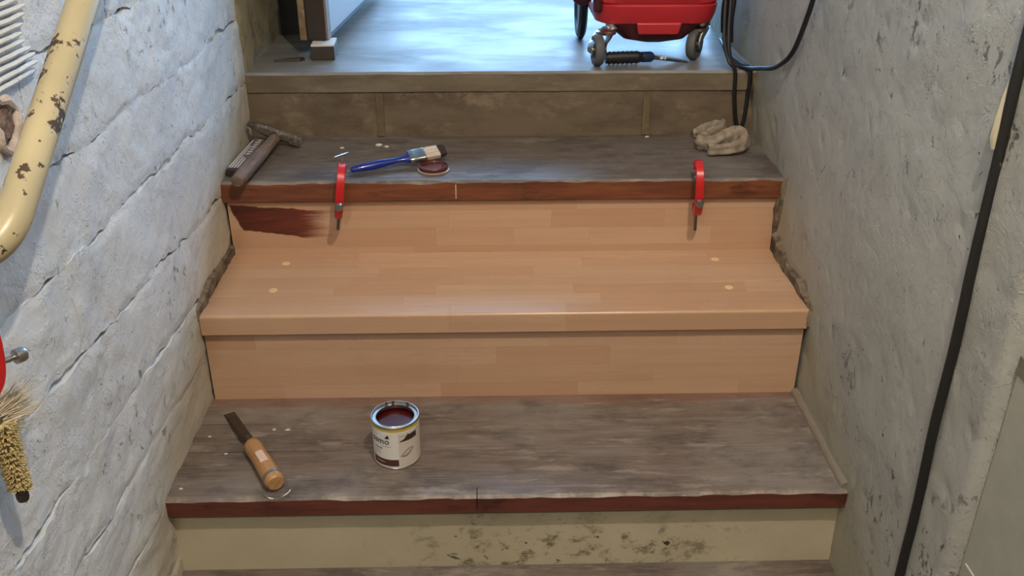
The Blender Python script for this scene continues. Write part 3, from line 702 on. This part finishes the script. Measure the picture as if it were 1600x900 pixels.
# chisel lying under the vacuum
c2 = thing('ribbed_chisel', 'black ribbed tool handle with a tapering steel blade lying under the vacuum', 'chisel', (0.252, 0.945, Z[3] + 0.0155), (0, 0, 0.10))
prof = [(0.0, 0.0), (0.012, 0.0)] + [(0.0155 if k % 2 else 0.0135, 0.004 + k * 0.0055) for k in range(15)] + [(0.011, 0.09), (0.0, 0.09)]
MB().lathe(prof, 18, axis='x').build('handle', M_BLACK, c2, world=False, smooth=True)
MB().lathe([(0.0, 0.09), (0.0125, 0.09), (0.0125, 0.112), (0.009, 0.118), (0.0, 0.118)], 18, axis='x').build('collar', plain('dark_blue_collar', (24, 42, 72), 0.4), c2, world=False, smooth=True)
bl = [[(x, -w, z0), (x, w, z0), (x, w, z1), (x, -w, z1)] for x, w, z0, z1 in ((0.116, 0.006, -0.006, 0.006), (0.128, 0.011, -0.006, 0.002), (0.175, 0.011, -0.0125, -0.006), (0.205, 0.010, -0.0145, -0.0135))]
b_ = MB().loft(bl).build('blade', M_RUSTST, c2, world=False)
MB().box((0.132, -0.0125, -0.004), (0.140, -0.0105, 0.003)).build('white_mark', M_WHITE, c2, world=False)
MB().box((0.143, -0.0125, -0.005), (0.147, -0.0105, 0.002)).build('white_mark', M_WHITE, c2, world=False)

# ------------------------------------------------------------------ clamps
SEC = [(1, .85), (.85, 1), (-.85, 1), (-1, .85), (-1, -.85), (-.85, -1), (.85, -1), (1, -.85)]
def clamp(label, loc, rot, top_up, mid_len, low_len, tbar_ang=0.5):
    t = thing('edge_clamp', label, 'clamp', loc, rot, 'red edge clamps'); t.scale = (0.86, 0.86, 0.86)
    path = catmull([(0, 0.036, 0.050), (0, 0.012, 0.060), (0, -0.014, 0.056), (0, -0.030, 0.036), (0, -0.034, 0.0), (0, -0.030, -0.036), (0, -0.014, -0.056), (0, 0.004, -0.060), (0, 0.018, -0.054)], 5)
    n = len(path)
    R = [0.0085 + 0.0012 * math.sin(PI * i / (n - 1)) for i in range(n)]
    MB().tube(path, R, sec=SEC, up=(1, 0, 0)).build('frame', M_RED, t, world=False, smooth=True, angle=30)
    MB().lathe([(0.0, 0.040), (0.011, 0.040), (0.011, 0.060), (0.008, 0.062), (0.0, 0.062)], 16, loc=(0, 0.032, 0)).build('jaw_boss', M_RED, t, world=False, smooth=True)
    MB().lathe([(0.0, -0.064), (0.010, -0.064), (0.010, -0.046), (0.0, -0.046)], 16, loc=(0, 0.015, 0)).build('jaw_boss', M_RED, t, world=False, smooth=True)
    # top screw
    th = lambda z0, z1: [(0.0, z0)] + [(0.0042 if k % 2 else 0.0034, z0 + (z1 - z0) * k / 24) for k in range(25)] + [(0.0, z1)]
    s = MB().lathe(th(0.018, 0.050 + top_up), 12, loc=(0, 0.032, 0)).build('screw', M_STEEL, t, world=False, smooth=True)
    MB().lathe([(0.0, 0.0155), (0.008, 0.0155), (0.008, 0.020), (0.004, 0.023), (0.0, 0.023)], 14, loc=(0, 0.032, 0)).build('pad', M_STEEL, s, world=False)
    if top_up > 0.01:
        ca, sa = math.cos(tbar_ang), math.sin(tbar_ang); L = 0.032
        MB().tube([(-L * ca, 0.032 - L * sa, 0.050 + top_up - 0.002), (L * 0.55 * ca, 0.032 + L * .55 * sa, 0.050 + top_up - 0.002)], 0.0026, 8).build('tommy_bar', M_STEEL, s, world=False, smooth=True)
        for k in (-L, L * .55):
            MB().lathe([(0.0, -0.004), (0.0036, -0.002), (0.0036, 0.002), (0.0, 0.004)], 8, loc=(k * ca, 0.032 + k * sa, 0.048 + top_up)).build('bar_end', M_STEEL, s, world=False, smooth=True)
    # middle screw through the spine
    s = MB().lathe([(0.0, -0.034 - mid_len)] + [(0.0042 if k % 2 else 0.0034, -0.034 - mid_len + (mid_len + 0.05) * k / 20) for k in range(21)] + [(0.0, 0.016)], 12, axis='y', loc=(0, 0, -0.018)).build('screw', M_STEEL, t, world=False, smooth=True)
    MB().lathe([(0.0, -0.044 - mid_len), (0.0085, -0.044 - mid_len), (0.0098, -0.041 - mid_len), (0.0098, -0.031 - mid_len), (0.0, -0.029 - mid_len)], 16, axis='y', loc=(0, 0, -0.018)).build('screw_head', M_STEEL, s, world=False, smooth=True)
    # lower screw
    s = MB().lathe(th(-0.064 - low_len, -0.036), 12, loc=(0, 0.015, 0)).build('screw', M_DSTEEL, t, world=False, smooth=True)
    return t
clamp('red edge clamp with a raised silver T handle gripping the nosing near the stain', (-0.346, 0.5545, 0.3565), (0, 0.14, 0.10), 0.036, 0.020, 0.045, 0.95)
clamp('red edge clamp gripping the nosing in front of the grey rag', (0.414, 0.5545, 0.3565), (0, -0.04, -0.10), 0.004, 0.018, 0.055)
# third clamp hung at the left margin
hc = clamp('red clamp hanging on the left wall beside the bristle brush', (-0.5735, -0.455, 0.560), (0.1, 0.0, 2.6), 0.030, 0.03, 0.02, 1.0)

# ------------------------------------------------------------------ bristle brushes on the left wall
bb = thing('bottle_brush', 'yellow spiral bristle brush with a dark tip hanging on the left wall', 'brush', (-0.570, -0.440, 0.375))
top = Vector((-0.570, -0.434, 0.468)); tip = Vector((-0.566, -0.441, 0.382)); ax = (tip - top)
MB().tube([tuple(top + Vector((0, 0.0, 0.006))), tuple(top), tuple(tip)], 0.0025, 8).build('wire_core', M_DSTEEL, bb)
e1 = ax.normalized().cross(Vector((0, 1, 0.2))).normalized(); e2 = ax.normalized().cross(e1)
sv = []; sf = []; nn = 1500; rb = random.Random(8); axn = ax.normalized()
for i in range(nn):
    t = i / nn; a = 2 * PI * 13 * t + rb.uniform(-0.5, 0.5)
    d = (e1 * math.cos(a) + e2 * math.sin(a) + axn * rb.uniform(-0.10, 0.22)).normalized(); c = top + ax * t
    rr = (0.0160 - 0.003 * t) * rb.uniform(0.82, 1.08); w1 = axn * 0.0007; w2 = d.cross(axn) * 0.0007; k = len(sv)
    sv += [c + w1, c - w1 * 0.5 + w2, c - w1 * 0.5 - w2, c + d * rr + w1 * .9, c + d * rr - w1 * .5 + w2 * .9, c + d * rr - w1 * .5 - w2 * .9]
    sf += [(k, k + 1, k + 4, k + 3), (k + 1, k + 2, k + 5, k + 4), (k + 2, k, k + 3, k + 5), (k + 3, k + 4, k + 5)]
tag(MB().add(sv, sf).build('bristle_spiral', plain('yellow_bristle', (216, 196, 140), 0.7, var=0.25, scale=200), bb), 'yellow spiral bristles', kind='stuff')
MB().lathe([(0.0, 0.0), (0.006, 0.0), (0.007, 0.004), (0.007, 0.013), (0.004, 0.016), (0.0, 0.016)], 14, loc=(-0.5657, -0.4417, 0.367)).build('tip_cap', plain('dark_brown_tip', (52, 44, 38), 0.6), bb, smooth=True)
tb = thing('tufted_brush', 'pale fluffy bristle tuft sticking out on the left wall', 'brush', (-0.585, -0.40, 0.445))
cv = []; cf = []
rs = random.Random(4)
for i in range(520):
    b0 = Vector((-0.588 + rs.uniform(-.006, .006), -0.425 + rs.uniform(-.02, .012), 0.462 + rs.uniform(-.010, .010)))
    d = Vector((rs.gauss(0.10, 0.30), 1.0, rs.gauss(-0.06, 0.26))).normalized() * rs.uniform(0.045, 0.068)
    s_ = Vector((rs.uniform(-1, 1), rs.uniform(-.2, .2), rs.uniform(-1, 1))).normalized() * 0.0006
    m_ = b0 + d * 0.5 + Vector((rs.uniform(-.004, .004), 0, rs.uniform(-.004, .004)))
    k = len(cv); u_ = s_.cross(d).normalized() * 0.0006
    cv += [b0 + s_, b0 - s_ + u_, b0 - s_ - u_, m_ + s_, m_ - s_ + u_, m_ - s_ - u_, b0 + d]
    cf += [(k, k + 1, k + 4, k + 3), (k + 1, k + 2, k + 5, k + 4), (k + 2, k, k + 3, k + 5), (k + 3, k + 4, k + 6), (k + 4, k + 5, k + 6), (k + 5, k + 3, k + 6)]
tag(MB().add(cv, cf).build('bristles', plain('ivory_bristle', (212, 198, 170), 0.7, var=0.2), tb), kind='stuff')
MB().tube([(-0.588, -0.50, 0.470), (-0.588, -0.47, 0.467), (-0.588, -0.415, 0.462)], [0.010, 0.011, 0.013], 12).build('brush_ferrule', M_DSTEEL, tb, smooth=True)

# ------------------------------------------------------------------ hammer and packet
hm = thing('hammer', 'wooden handled hammer lying on the left end of the upper worn tread', 'hammer', (-0.555, 0.538, Z[2] + 0.0165), (0.02, 0, -0.085))
M_HWOOD = dirty('grey_hammer_wood', (122, 104, 92), (94, 80, 70), (146, 130, 116), (40, 6, 40), 0.7, 0.2)
hp = [(0, 0.0, 0), (0, 0.006, 0), (0, 0.05, 0), (0, 0.14, 0), (0, 0.20, 0), (0, 0.26, 0.0), (0, 0.295, 0.0)]
MB().tube(hp, [0.012, 0.0150, 0.0165, 0.0160, 0.0140, 0.0130, 0.0125], 16, flat=0.9).build('handle', M_HWOOD, hm, world=False, smooth=True)
he = MB(); hs_ = []
TA = 0.34
for a_, w, h in ((-0.072, 0.011, 0.0035), (-0.052, 0.0125, 0.008), (-0.022, 0.0135, 0.0135), (0.018, 0.0135, 0.0135), (0.026, 0.0115, 0.0115), (0.038, 0.0115, 0.0115), (0.044, 0.0148, 0.0148), (0.066, 0.0148, 0.0148), (0.069, 0.013, 0.013)):
    ring = []
    for q in range(12):
        an = 2 * PI * q / 12; sq = 1.0 / max(abs(math.cos(an)), abs(math.sin(an))) ** 0.8
        yy = 0.283 + w * math.cos(an) * sq; zz = h * math.sin(an) * sq
        xx = a_ * 0.92
        ring.append((xx * math.cos(TA) + zz * math.sin(TA), yy, -xx * math.sin(TA) + zz * math.cos(TA) + 0.010))
    hs_.append(ring)
he.loft(hs_); hdm = dirty('worn_hammer_steel', (92, 84, 74), (70, 62, 54), (176, 168, 152), (60, 60, 60), 0.45, 0.2)
hdo = he.build('head', hdm, hm, world=False, smooth=True, angle=35)
MB().lathe([(0.0, 0.0642), (0.0125, 0.0642), (0.0130, 0.063), (0.0, 0.063)], 16, axis='x').build('face_plate', M_STEEL, hdo, world=False)
fo = hdo.children[0]; fo.location = (0.0, 0.283, 0.010); fo.rotation_euler = (0, TA, 0)

pk = thing('blade_packet', 'long narrow dark packet printed with white stripes beside the hammer', 'packet', (-0.586, 0.612, Z[2]), (0, 0.0, -0.055))
MB().box((-0.012, 0.0, 0.0), (0.018, 0.225, 0.016)).build('sleeve', plain('dark_aubergine_card', (58, 44, 46), 0.5), pk, world=False, bevel=0.0015)
tag(MB().box((-0.011, 0.012, 0.016), (0.0172, 0.223, 0.0166)).build('printed_top', plain('mauve_grey_print', (104, 98, 108), 0.4), pk, world=False), 'mauve grey printed face')
for k, (x, ya, yb) in enumerate(((-0.0085, 0.014, 0.20), (-0.003, 0.013, 0.16), (0.0035, 0.012, 0.085), (0.010, 0.012, 0.075))):
    MB().box((x - 0.0013, ya, 0.0166), (x + 0.0013, yb, 0.0170)).build('white_stripe', M_WHITE, pk, world=False)
for k in range(7):
    y_ = 0.10 + 0.016 * k
    MB().loft([[(0.002, y_, z), (0.011 + 0.002 * (k % 2), y_ + 0.003, z), (0.0125, y_ + 0.008, z), (0.004 - 0.002 * (k % 2), y_ + 0.007, z)] for z in (0.0166, 0.0170)]).build('white_mark', M_WHITE, pk, world=False)

# ------------------------------------------------------------------ lid, paintbrush, rag
M_PAINT = plain('wet_red_brown_stain', (66, 13, 12), 0.25, var=0.05, spec=0.3)
ld = thing('can_lid', 'round can lid smeared with dark red stain under the paintbrush', 'lid', (-0.153, 0.645, Z[2]))
MB().lathe([(0.0, 0.0), (0.0335, 0.0), (0.0350, 0.0012), (0.0350, 0.0028), (0.0330, 0.0036)], 40, cap=True).build('rim', plain('pale_tin_rim', (206, 190, 180), 0.35, 0.4), ld, world=False, smooth=True)
MB().lathe([(0.0318, 0.0030), (0.0325, 0.0100), (0.0310, 0.0118), (0.0290, 0.0118), (0.0275, 0.0085), (0.0, 0.0080)], 40, cap=True).build('stained_disc', plain('dark_red_stained_tin', (92, 34, 28), 0.25, var=0.15, coat=0.3), ld, world=False, smooth=True)

br = thing('paint_brush', 'blue handled flat paintbrush resting its bristles on the lid', 'brush', (-0.331, 0.622, Z[2] + 0.010), (0.42, -0.075, 0.385))
M_BLUE = plain('glossy_blue_lacquer', (28, 48, 140), 0.22, var=0.06, coat=0.4)
hx = [(0.000, .004), (0.004, .0065), (0.02, .0085), (0.045, .0105), (0.075, .0095), (0.10, .0075), (0.115, .008), (0.128, .0115), (0.136, .0150)]
rings = []
for x, r in hx:
    fl = 0.85 if x < 0.1 else 0.72 - (x - 0.1) * 4
    rings.append([(x, r * math.cos(2 * PI * j / 16), r * fl * math.sin(2 * PI * j / 16)) for j in range(16)])
MB().loft(rings).build('handle', M_BLUE, br, world=False, smooth=True)
def rr_ring(x, hy, hz, n=5):
    return [(x, p[0], p[1]) for p in [(q[0], q[1]) for q in rrect(hy, hz, min(hy, hz) * 0.7, 0, n)]]
MB().loft([rr_ring(0.133, .0178, .0082), rr_ring(0.139, .0180, .0084), rr_ring(0.141, .0183, .0087), rr_ring(0.143, .0180, .0084), rr_ring(0.163, .0180, .0080), rr_ring(0.165, .0183, .0083), rr_ring(0.170, .0180, .0078)]).build('ferrule', M_STEEL, br, world=False, smooth=True)
def bm_ring(x, hy, hz, s):
    r = rr_ring(x, hy, hz); return [(p[0] + 0.0015 * random.uniform(-1, 1) * s, p[1], p[2]) for p in r]
nb = NT('cream_bristle'); vv = nb.obj(); ff = nb.noise(nb.map(vv, (6, 500, 300)), 1.0, 2)
MBR = nb.done(nb.mix(nb.ramp(ff, 0.3, 0.7), lin((176, 156, 138)), lin((226, 208, 192))), 0.7); nb.bump(ff, 0.6, 0.001)
MB().loft([bm_ring(0.169, .0165, .0070, 0), bm_ring(0.180, .0175, .0078, 0), bm_ring(0.202, .0170, .0070, 0)]).build('bristles', MBR, br, world=False, smooth=True)
MB().loft([bm_ring(0.2018, .0170, .0071, 1), bm_ring(0.212, .0160, .0055, 0.6), bm_ring(0.219, .0120, .0030, 1)]).build('bristle_tip', plain('stained_dark_bristle', (58, 42, 36), 0.9, var=0.25, scale=300), br, world=False, smooth=True)

# rag: a folded strip of cloth lying in an S
rg = thing('rag', 'crumpled grey beige rag folded in an S on the right of the tread', 'rag', (0.51, 0.78, Z[2]))
n_ = NT('grey_beige_cloth'); v_ = n_.obj(); w_ = n_.noise(v_, 60.0, 4, 0.6)
c_ = n_.mix(n_.ramp(w_, 0.3, 0.7), lin((128, 116, 102)), lin((164, 152, 136))); n_.bump(n_.math('ADD', w_, n_.noise(v_, 500.0, 2)), 0.4, 0.002)
M_RAG = n_.done(c_, 0.9, 0, 0.2)
path = catmull([(0.462, 0.862, 0.010), (0.492, 0.866, 0.017), (0.520, 0.852, 0.024), (0.524, 0.832, 0.025), (0.498, 0.812, 0.021), (0.466, 0.792, 0.017), (0.462, 0.772, 0.016), (0.490, 0.764, 0.018), (0.522, 0.776, 0.024), (0.550, 0.778, 0.026), (0.560, 0.758, 0.022), (0.542, 0.738, 0.016), (0.508, 0.728, 0.0145), (0.470, 0.728, 0.014)], 8)
mb = MB(); rings = []; Pn = len(path)
for ii in range(Pn):
    p = Vector(path[ii]); t = (Vector(path[min(ii + 1, Pn - 1)]) - Vector(path[max(ii - 1, 0)])).normalized()
    sd = Vector((-t.y, t.x, 0)).normalized(); up_ = Vector((0, 0, 1)); ring = []
    wd = 0.0105 + 0.003 * fb(ii * 0.11, 0.3, 1.0, 7.0)
    for j in range(28):
        a = 2 * PI * j / 28; cr = 0.16 * math.sin(5 * a + ii * 0.11) + 0.22 * fb(ii * 0.07, math.cos(a), 1.6, 4.0 + math.sin(a)) + 0.08 * math.sin(ii * 0.9 + 2 * a)
        k = 1 + cr
        q = p + sd * math.cos(a) * wd * k + up_ * math.sin(a) * (p.z - 0.0010) * min(k, 1.15)
        ring.append((q.x, q.y, max(q.z, 0.0006) + Z[2]))
    rings.append(ring)
inner = []
for d_ in (0.0, 0.012, 0.03):
    c = Vector(path[-1]); c.z += Z[2]
    inner.append([tuple(c + (Vector(q) - c) * (0.72 - d_ * 6) + Vector((d_, 0, 0))) for q in rings[-1]])
mb.loft(rings + inner)
mb.build('folded_cloth', M_RAG, rg, smooth=True, angle=80)

# ------------------------------------------------------------------ wood chisel and bent wire
ch = thing('wood_chisel', 'wood chisel with a turned beech handle and paper sticker on the lower worn tread', 'chisel', (-0.411, 0.018, Z[0] + 0.0193), (0, 0.014, 2.11))
n_ = NT('chisel_handle_wood'); v_ = n_.obj(); w_ = n_.noise(n_.map(v_, (8, 120, 120)), 1.0, 4)
M_CHW = n_.done(n_.mix(n_.ramp(w_, 0.3, 0.7), lin((186, 144, 98)), lin((164, 122, 80))), 0.35)
MB().lathe([(0.0, 0.0), (0.0135, 0.0), (0.0165, 0.003), (0.0178, 0.010), (0.0178, 0.014)], 28, axis='x', cap=False).build('butt', M_CHW, ch, world=False, smooth=True)
MB().lathe([(0.0175, 0.013), (0.0186, 0.0135), (0.0186, 0.0205), (0.0175, 0.021)], 28, axis='x').build('hoop', M_STEEL, ch, world=False, smooth=True)
MB().lathe([(0.0176, 0.020), (0.0178, 0.035), (0.0170, 0.06), (0.0160, 0.085), (0.0160, 0.10), (0.0168, 0.116), (0.0170, 0.124), (0.0155, 0.134), (0.0110, 0.138), (0.0, 0.138)], 28, axis='x').build('handle', M_CHW, ch, world=False, smooth=True)
stk = []
for i in range(2):
    x = 0.052 + i * 0.036; R = 0.0176 if i == 0 else 0.0170
    stk.append([(x, R * math.cos(a), R * math.sin(a)) for a in [1.05 + 0.85 * k / 6 for k in range(7)]] + [(x, (R - .002) * math.cos(a), (R - .002) * math.sin(a)) for a in [1.05 + 0.85 * (6 - k) / 6 for k in range(7)]])
tag(MB().loft(stk).build('paper_sticker', plain('pale_pink_paper', (226, 196, 180), 0.6, var=0.12, scale=90), ch, world=False), 'pale paper sticker')
MB().lathe([(0.0, 0.136), (0.0095, 0.136), (0.0080, 0.146), (0.0055, 0.150), (0.0048, 0.158), (0.0060, 0.163), (0.0, 0.163)], 18, axis='x').build('bolster', M_DSTEEL, ch, world=False, smooth=True)
bl = [[(x, -w, z0), (x, w, z0), (x, w * 0.72, z1), (x, -w * 0.72, z1)] for x, w, z0, z1 in ((0.158, 0.005, -0.0035, 0.0035), (0.170, 0.0108, -0.0055, 0.0010), (0.20, 0.0110, -0.0080, -0.0025), (0.268, 0.0110, -0.0136, -0.0096), (0.285, 0.0110, -0.0148, -0.0142))]
MB().loft(bl).build('blade', M_RUSTST, ch, world=False)
wr = catmull([(-0.430, 0.004, 0.007), (-0.427, -0.0015, 0.006), (-0.421, -0.0055, 0.003), (-0.412, -0.006, 0.001), (-0.404, -0.0065, 0.003), (-0.396, -0.0060, 0.006), (-0.388, -0.001, 0.009), (-0.383, 0.004, 0.012), (-0.376, 0.012, 0.004)], 6)
tag(MB().tube(wr, 0.0010, 6).build('bent_wire', M_STEEL, None, smooth=True), 'thin bent silver wire at the butt of the wood chisel', 'wire')

# ------------------------------------------------------------------ paint can
pc = thing('paint_can', 'small open tin of dark red wood stain with a white label', 'paint can', (-0.207, 0.118, Z[0]))
R0, H0 = 0.0435, 0.094
MB().lathe([(0.0, 0.0015), (R0 - 0.003, 0.0015), (R0 - 0.0015, 0.0), (R0, 0.001), (R0, 0.003), (R0 - 0.0008, 0.004), (R0 - 0.0008, H0 - 0.006), (R0 + 0.0004, H0 - 0.004), (R0 + 0.0010, H0 - 0.0015), (R0, H0), (R0 - 0.0015, H0), (R0 - 0.003, H0 - 0.004), (R0 - 0.0078, H0 - 0.0042), (R0 - 0.0088, H0 - 0.0030), (R0 - 0.0092, H0 - 0.0045), (R0 - 0.0086, H0 - 0.010), (R0 - 0.0022, H0 - 0.012), (R0 - 0.0022, 0.004), (0.0, 0.004)], 64).build('tin_body', M_STEEL, pc, world=False, smooth=True, angle=30)
MB().lathe([(0.0, H0 - 0.0150), (R0 - 0.0024, H0 - 0.0150), (R0 - 0.0024, H0 - 0.019), (0.0, H0 - 0.019)], 48).build('wood_stain', M_PAINT, pc, world=False, smooth=True)
def wrap(name, a0, a1, z0, z1, mat, lift, parent, outline=None, label=None):
    """sheet on the can; angles in degrees from the front (towards -y), positive to the right"""
    mb = MB(); n = max(4, int((a1 - a0) / 5)); rings = []
    for i in range(n + 1):
        t = i / n; a = math.radians(a0 + (a1 - a0) * t)
        lo, hi = (z0, z1) if outline is None else outline(t)
        ro, ri = R0 - 0.0008 + lift, R0 - 0.002
        rings.append([(ro * math.sin(a), -ro * math.cos(a), lo), (ro * math.sin(a), -ro * math.cos(a), hi), (ri * math.sin(a), -ri * math.cos(a), hi), (ri * math.sin(a), -ri * math.cos(a), lo)])
    o = mb.loft(rings).build(name, mat, parent, world=False, smooth=True, angle=30)
    if label: o['label'] = label
    return o
M_LAB = plain('white_label_paper', (226, 224, 220), 0.35, var=0.02)
lab = wrap('label', -120, 120, 0.005, 0.083, M_LAB, 0.0004, pc, label='white printed label')
wrap('yellow_band', -120, 120, 0.0832, 0.0872, plain('yellow_print', (206, 176, 60), 0.35, var=0.04), 0.0004, pc)
wrap('brown_band', -64, 9.5, 0.008, 0.0225, plain('brown_print', (84, 52, 46), 0.35, var=0.05), 0.0006, lab)
wrap('picture_panel', 11, 78, 0.007, 0.0795, plain('pale_beige_print', (214, 204, 194), 0.35, var=0.03), 0.0006, lab)
wrap('dark_picture', 14, 62, 0.06, 0.07, plain('dark_print', (58, 46, 44), 0.35, var=0.05), 0.0008, lab, outline=lambda t: (0.0610 + 0.0010 * t, 0.0625 + 0.0115 * min(1, t * 1.5) + (0.006 * math.exp(-((t - 0.42) / 0.10) ** 2))))
wrap('leaf_picture', 15, 50, 0.03, 0.04, plain('grey_print', (128, 116, 108), 0.35, var=0.1), 0.0008, lab, outline=lambda t: (0.029 + 0.013 * t - 0.007 * math.sin(PI * t) - .0002, 0.030 + 0.013 * t + 0.006 * math.sin(PI * t)))
wrap('leaf_highlight', 19, 46, 0.03, 0.04, plain('pale_print', (200, 190, 182), 0.35, var=0.05), 0.0010, lab, outline=lambda t: (0.031 + 0.011 * t - 0.0042 * math.sin(PI * t) - .0002, 0.0315 + 0.011 * t + 0.0036 * math.sin(PI * t)))
M_INK = plain('dark_green_black_ink', (44, 50, 48), 0.4, var=0.03)
def can_text(txt, size, a0, z0, mat, parent):
    cu = bpy.data.curves.new('t', 'FONT'); cu.body = txt; cu.size = size; cu.resolution_u = 3; cu.extrude = 0.0
    ob = bpy.data.objects.new('t', cu); COL.objects.link(ob)
    dg = bpy.context.evaluated_depsgraph_get(); me = bpy.data.meshes.new_from_object(ob.evaluated_get(dg))
    bpy.data.objects.remove(ob)
    bm = bmesh.new(); bm.from_mesh(me)
    bmesh.ops.triangulate(bm, faces=bm.faces)
    r = bmesh.ops.extrude_face_region(bm, geom=list(bm.faces))
    for v in r['geom']:
        if isinstance(v, bmesh.types.BMVert): v.co.z = 1.0
    for v in bm.verts:
        ro = R0 - 0.0008 + (0.0009 if v.co.z < 0.5 else 0.0002)
        a = math.radians(a0) + v.co.x / R0
        v.co = (ro * math.sin(a), -ro * math.cos(a), z0 + v.co.y)
    bmesh.ops.recalc_face_normals(bm, faces=bm.faces)
    bm.to_mesh(me); bm.free(); me.materials.clear(); me.materials.append(mat)
    o = bpy.data.objects.new('lettering', me); COL.objects.link(o); o.parent = parent; return o
can_text('osmo', 0.0185, -66, 0.0560, M_INK, lab)
wrap('logo_triangle', -23, -11, 0.07, 0.08, M_INK, 0.0008, lab, outline=lambda t: (0.0685, 0.0688 + 0.0085 * (1 - abs(t * 1.0 - 0.72) / 0.72 if t < .72 else 1 - (t - .72) / .28 * 0.9)))
M_INK2 = plain('grey_ink', (150, 150, 148), 0.4, var=0.05)
for (a0, a1, z, h, m) in ((-34, -8, 0.0505, 0.0010, M_INK2), (-56, -31, 0.0440, 0.0028, M_INK2), (-54, -38, 0.0390, 0.0010, M_INK2), (-54, -36, 0.0345, 0.0008, M_INK2), (-52, -26, 0.0150, 0.0018, plain('tan_ink', (176, 146, 136), 0.4)), (14, 34, 0.0725, 0.0010, M_INK2), (30, 38, 0.0548, 0.0010, M_INK2)):
    wrap('print_line', a0, a1, z, z + h, m, 0.0009, lab)
# drips of stain on the rim
for a, r_ in ((100, 0.0405), (60, 0.0405), (118, 0.0408)):
    an = math.radians(a); mb = MB(); mb.lathe([(0.0, 0.0), (0.0028, 0.0), (0.0022, 0.0012), (0.0, 0.0016)], 10, loc=(r_ * math.cos(an), r_ * math.sin(an), H0 - 0.004 + 0.003))
    mb.build('stain_drip', M_PAINT, pc, world=False, smooth=True)

# ------------------------------------------------------------------ plaster crumbs
M_CR = plain('white_plaster_crumb', (216, 210, 198), 0.8)
rs = random.Random(11)
CR = [(-0.291, 0.818, Z[2], 0.008, 'largest white plaster crumb at the foot of the left batten'), (-0.272, 0.806, Z[2], 0.006, 'white plaster crumb just right of the largest crumb'),
      (-0.455, 0.205, Z[0], 0.004, 'small white plaster crumb nearest the chisel handle'), (-0.428, 0.203, Z[0], 0.005, 'white plaster crumb between the chisel and the paint can'),
      (-0.575, 0.185, Z[0], 0.003, 'tiny white crumb beside the left wall by the chisel tip'), (-0.375, 0.80, Z[2], 0.005, 'white crumb between the hammer head and the left clamp'),
      (0.352, 0.868, Z[2], 0.005, 'white crumb at the foot of the right batten'), (-0.53, 0.13, Z[0], 0.0032, 'tiny white crumb left of the chisel handle'), (-0.585, 0.03, Z[0], 0.0035, 'tiny white crumb at the front left corner of the lower worn tread')]
for (x, y, z, r_, lb) in CR:
    mb = MB(); rings = []
    for h, k in ((0.0, 0.9), (0.35, 1.0), (0.75, 0.6)):
        rings.append([(x + r_ * k * math.cos(2 * PI * j / 7) * rs.uniform(.7, 1.4), y + r_ * k * 0.7 * math.sin(2 * PI * j / 7) * rs.uniform(.7, 1.3), z + h * r_ * 0.7) for j in range(7)])
    tag(mb.loft(rings).build('plaster_crumb', M_CR), lb, 'plaster crumb', 'plaster crumbs on the worn treads')
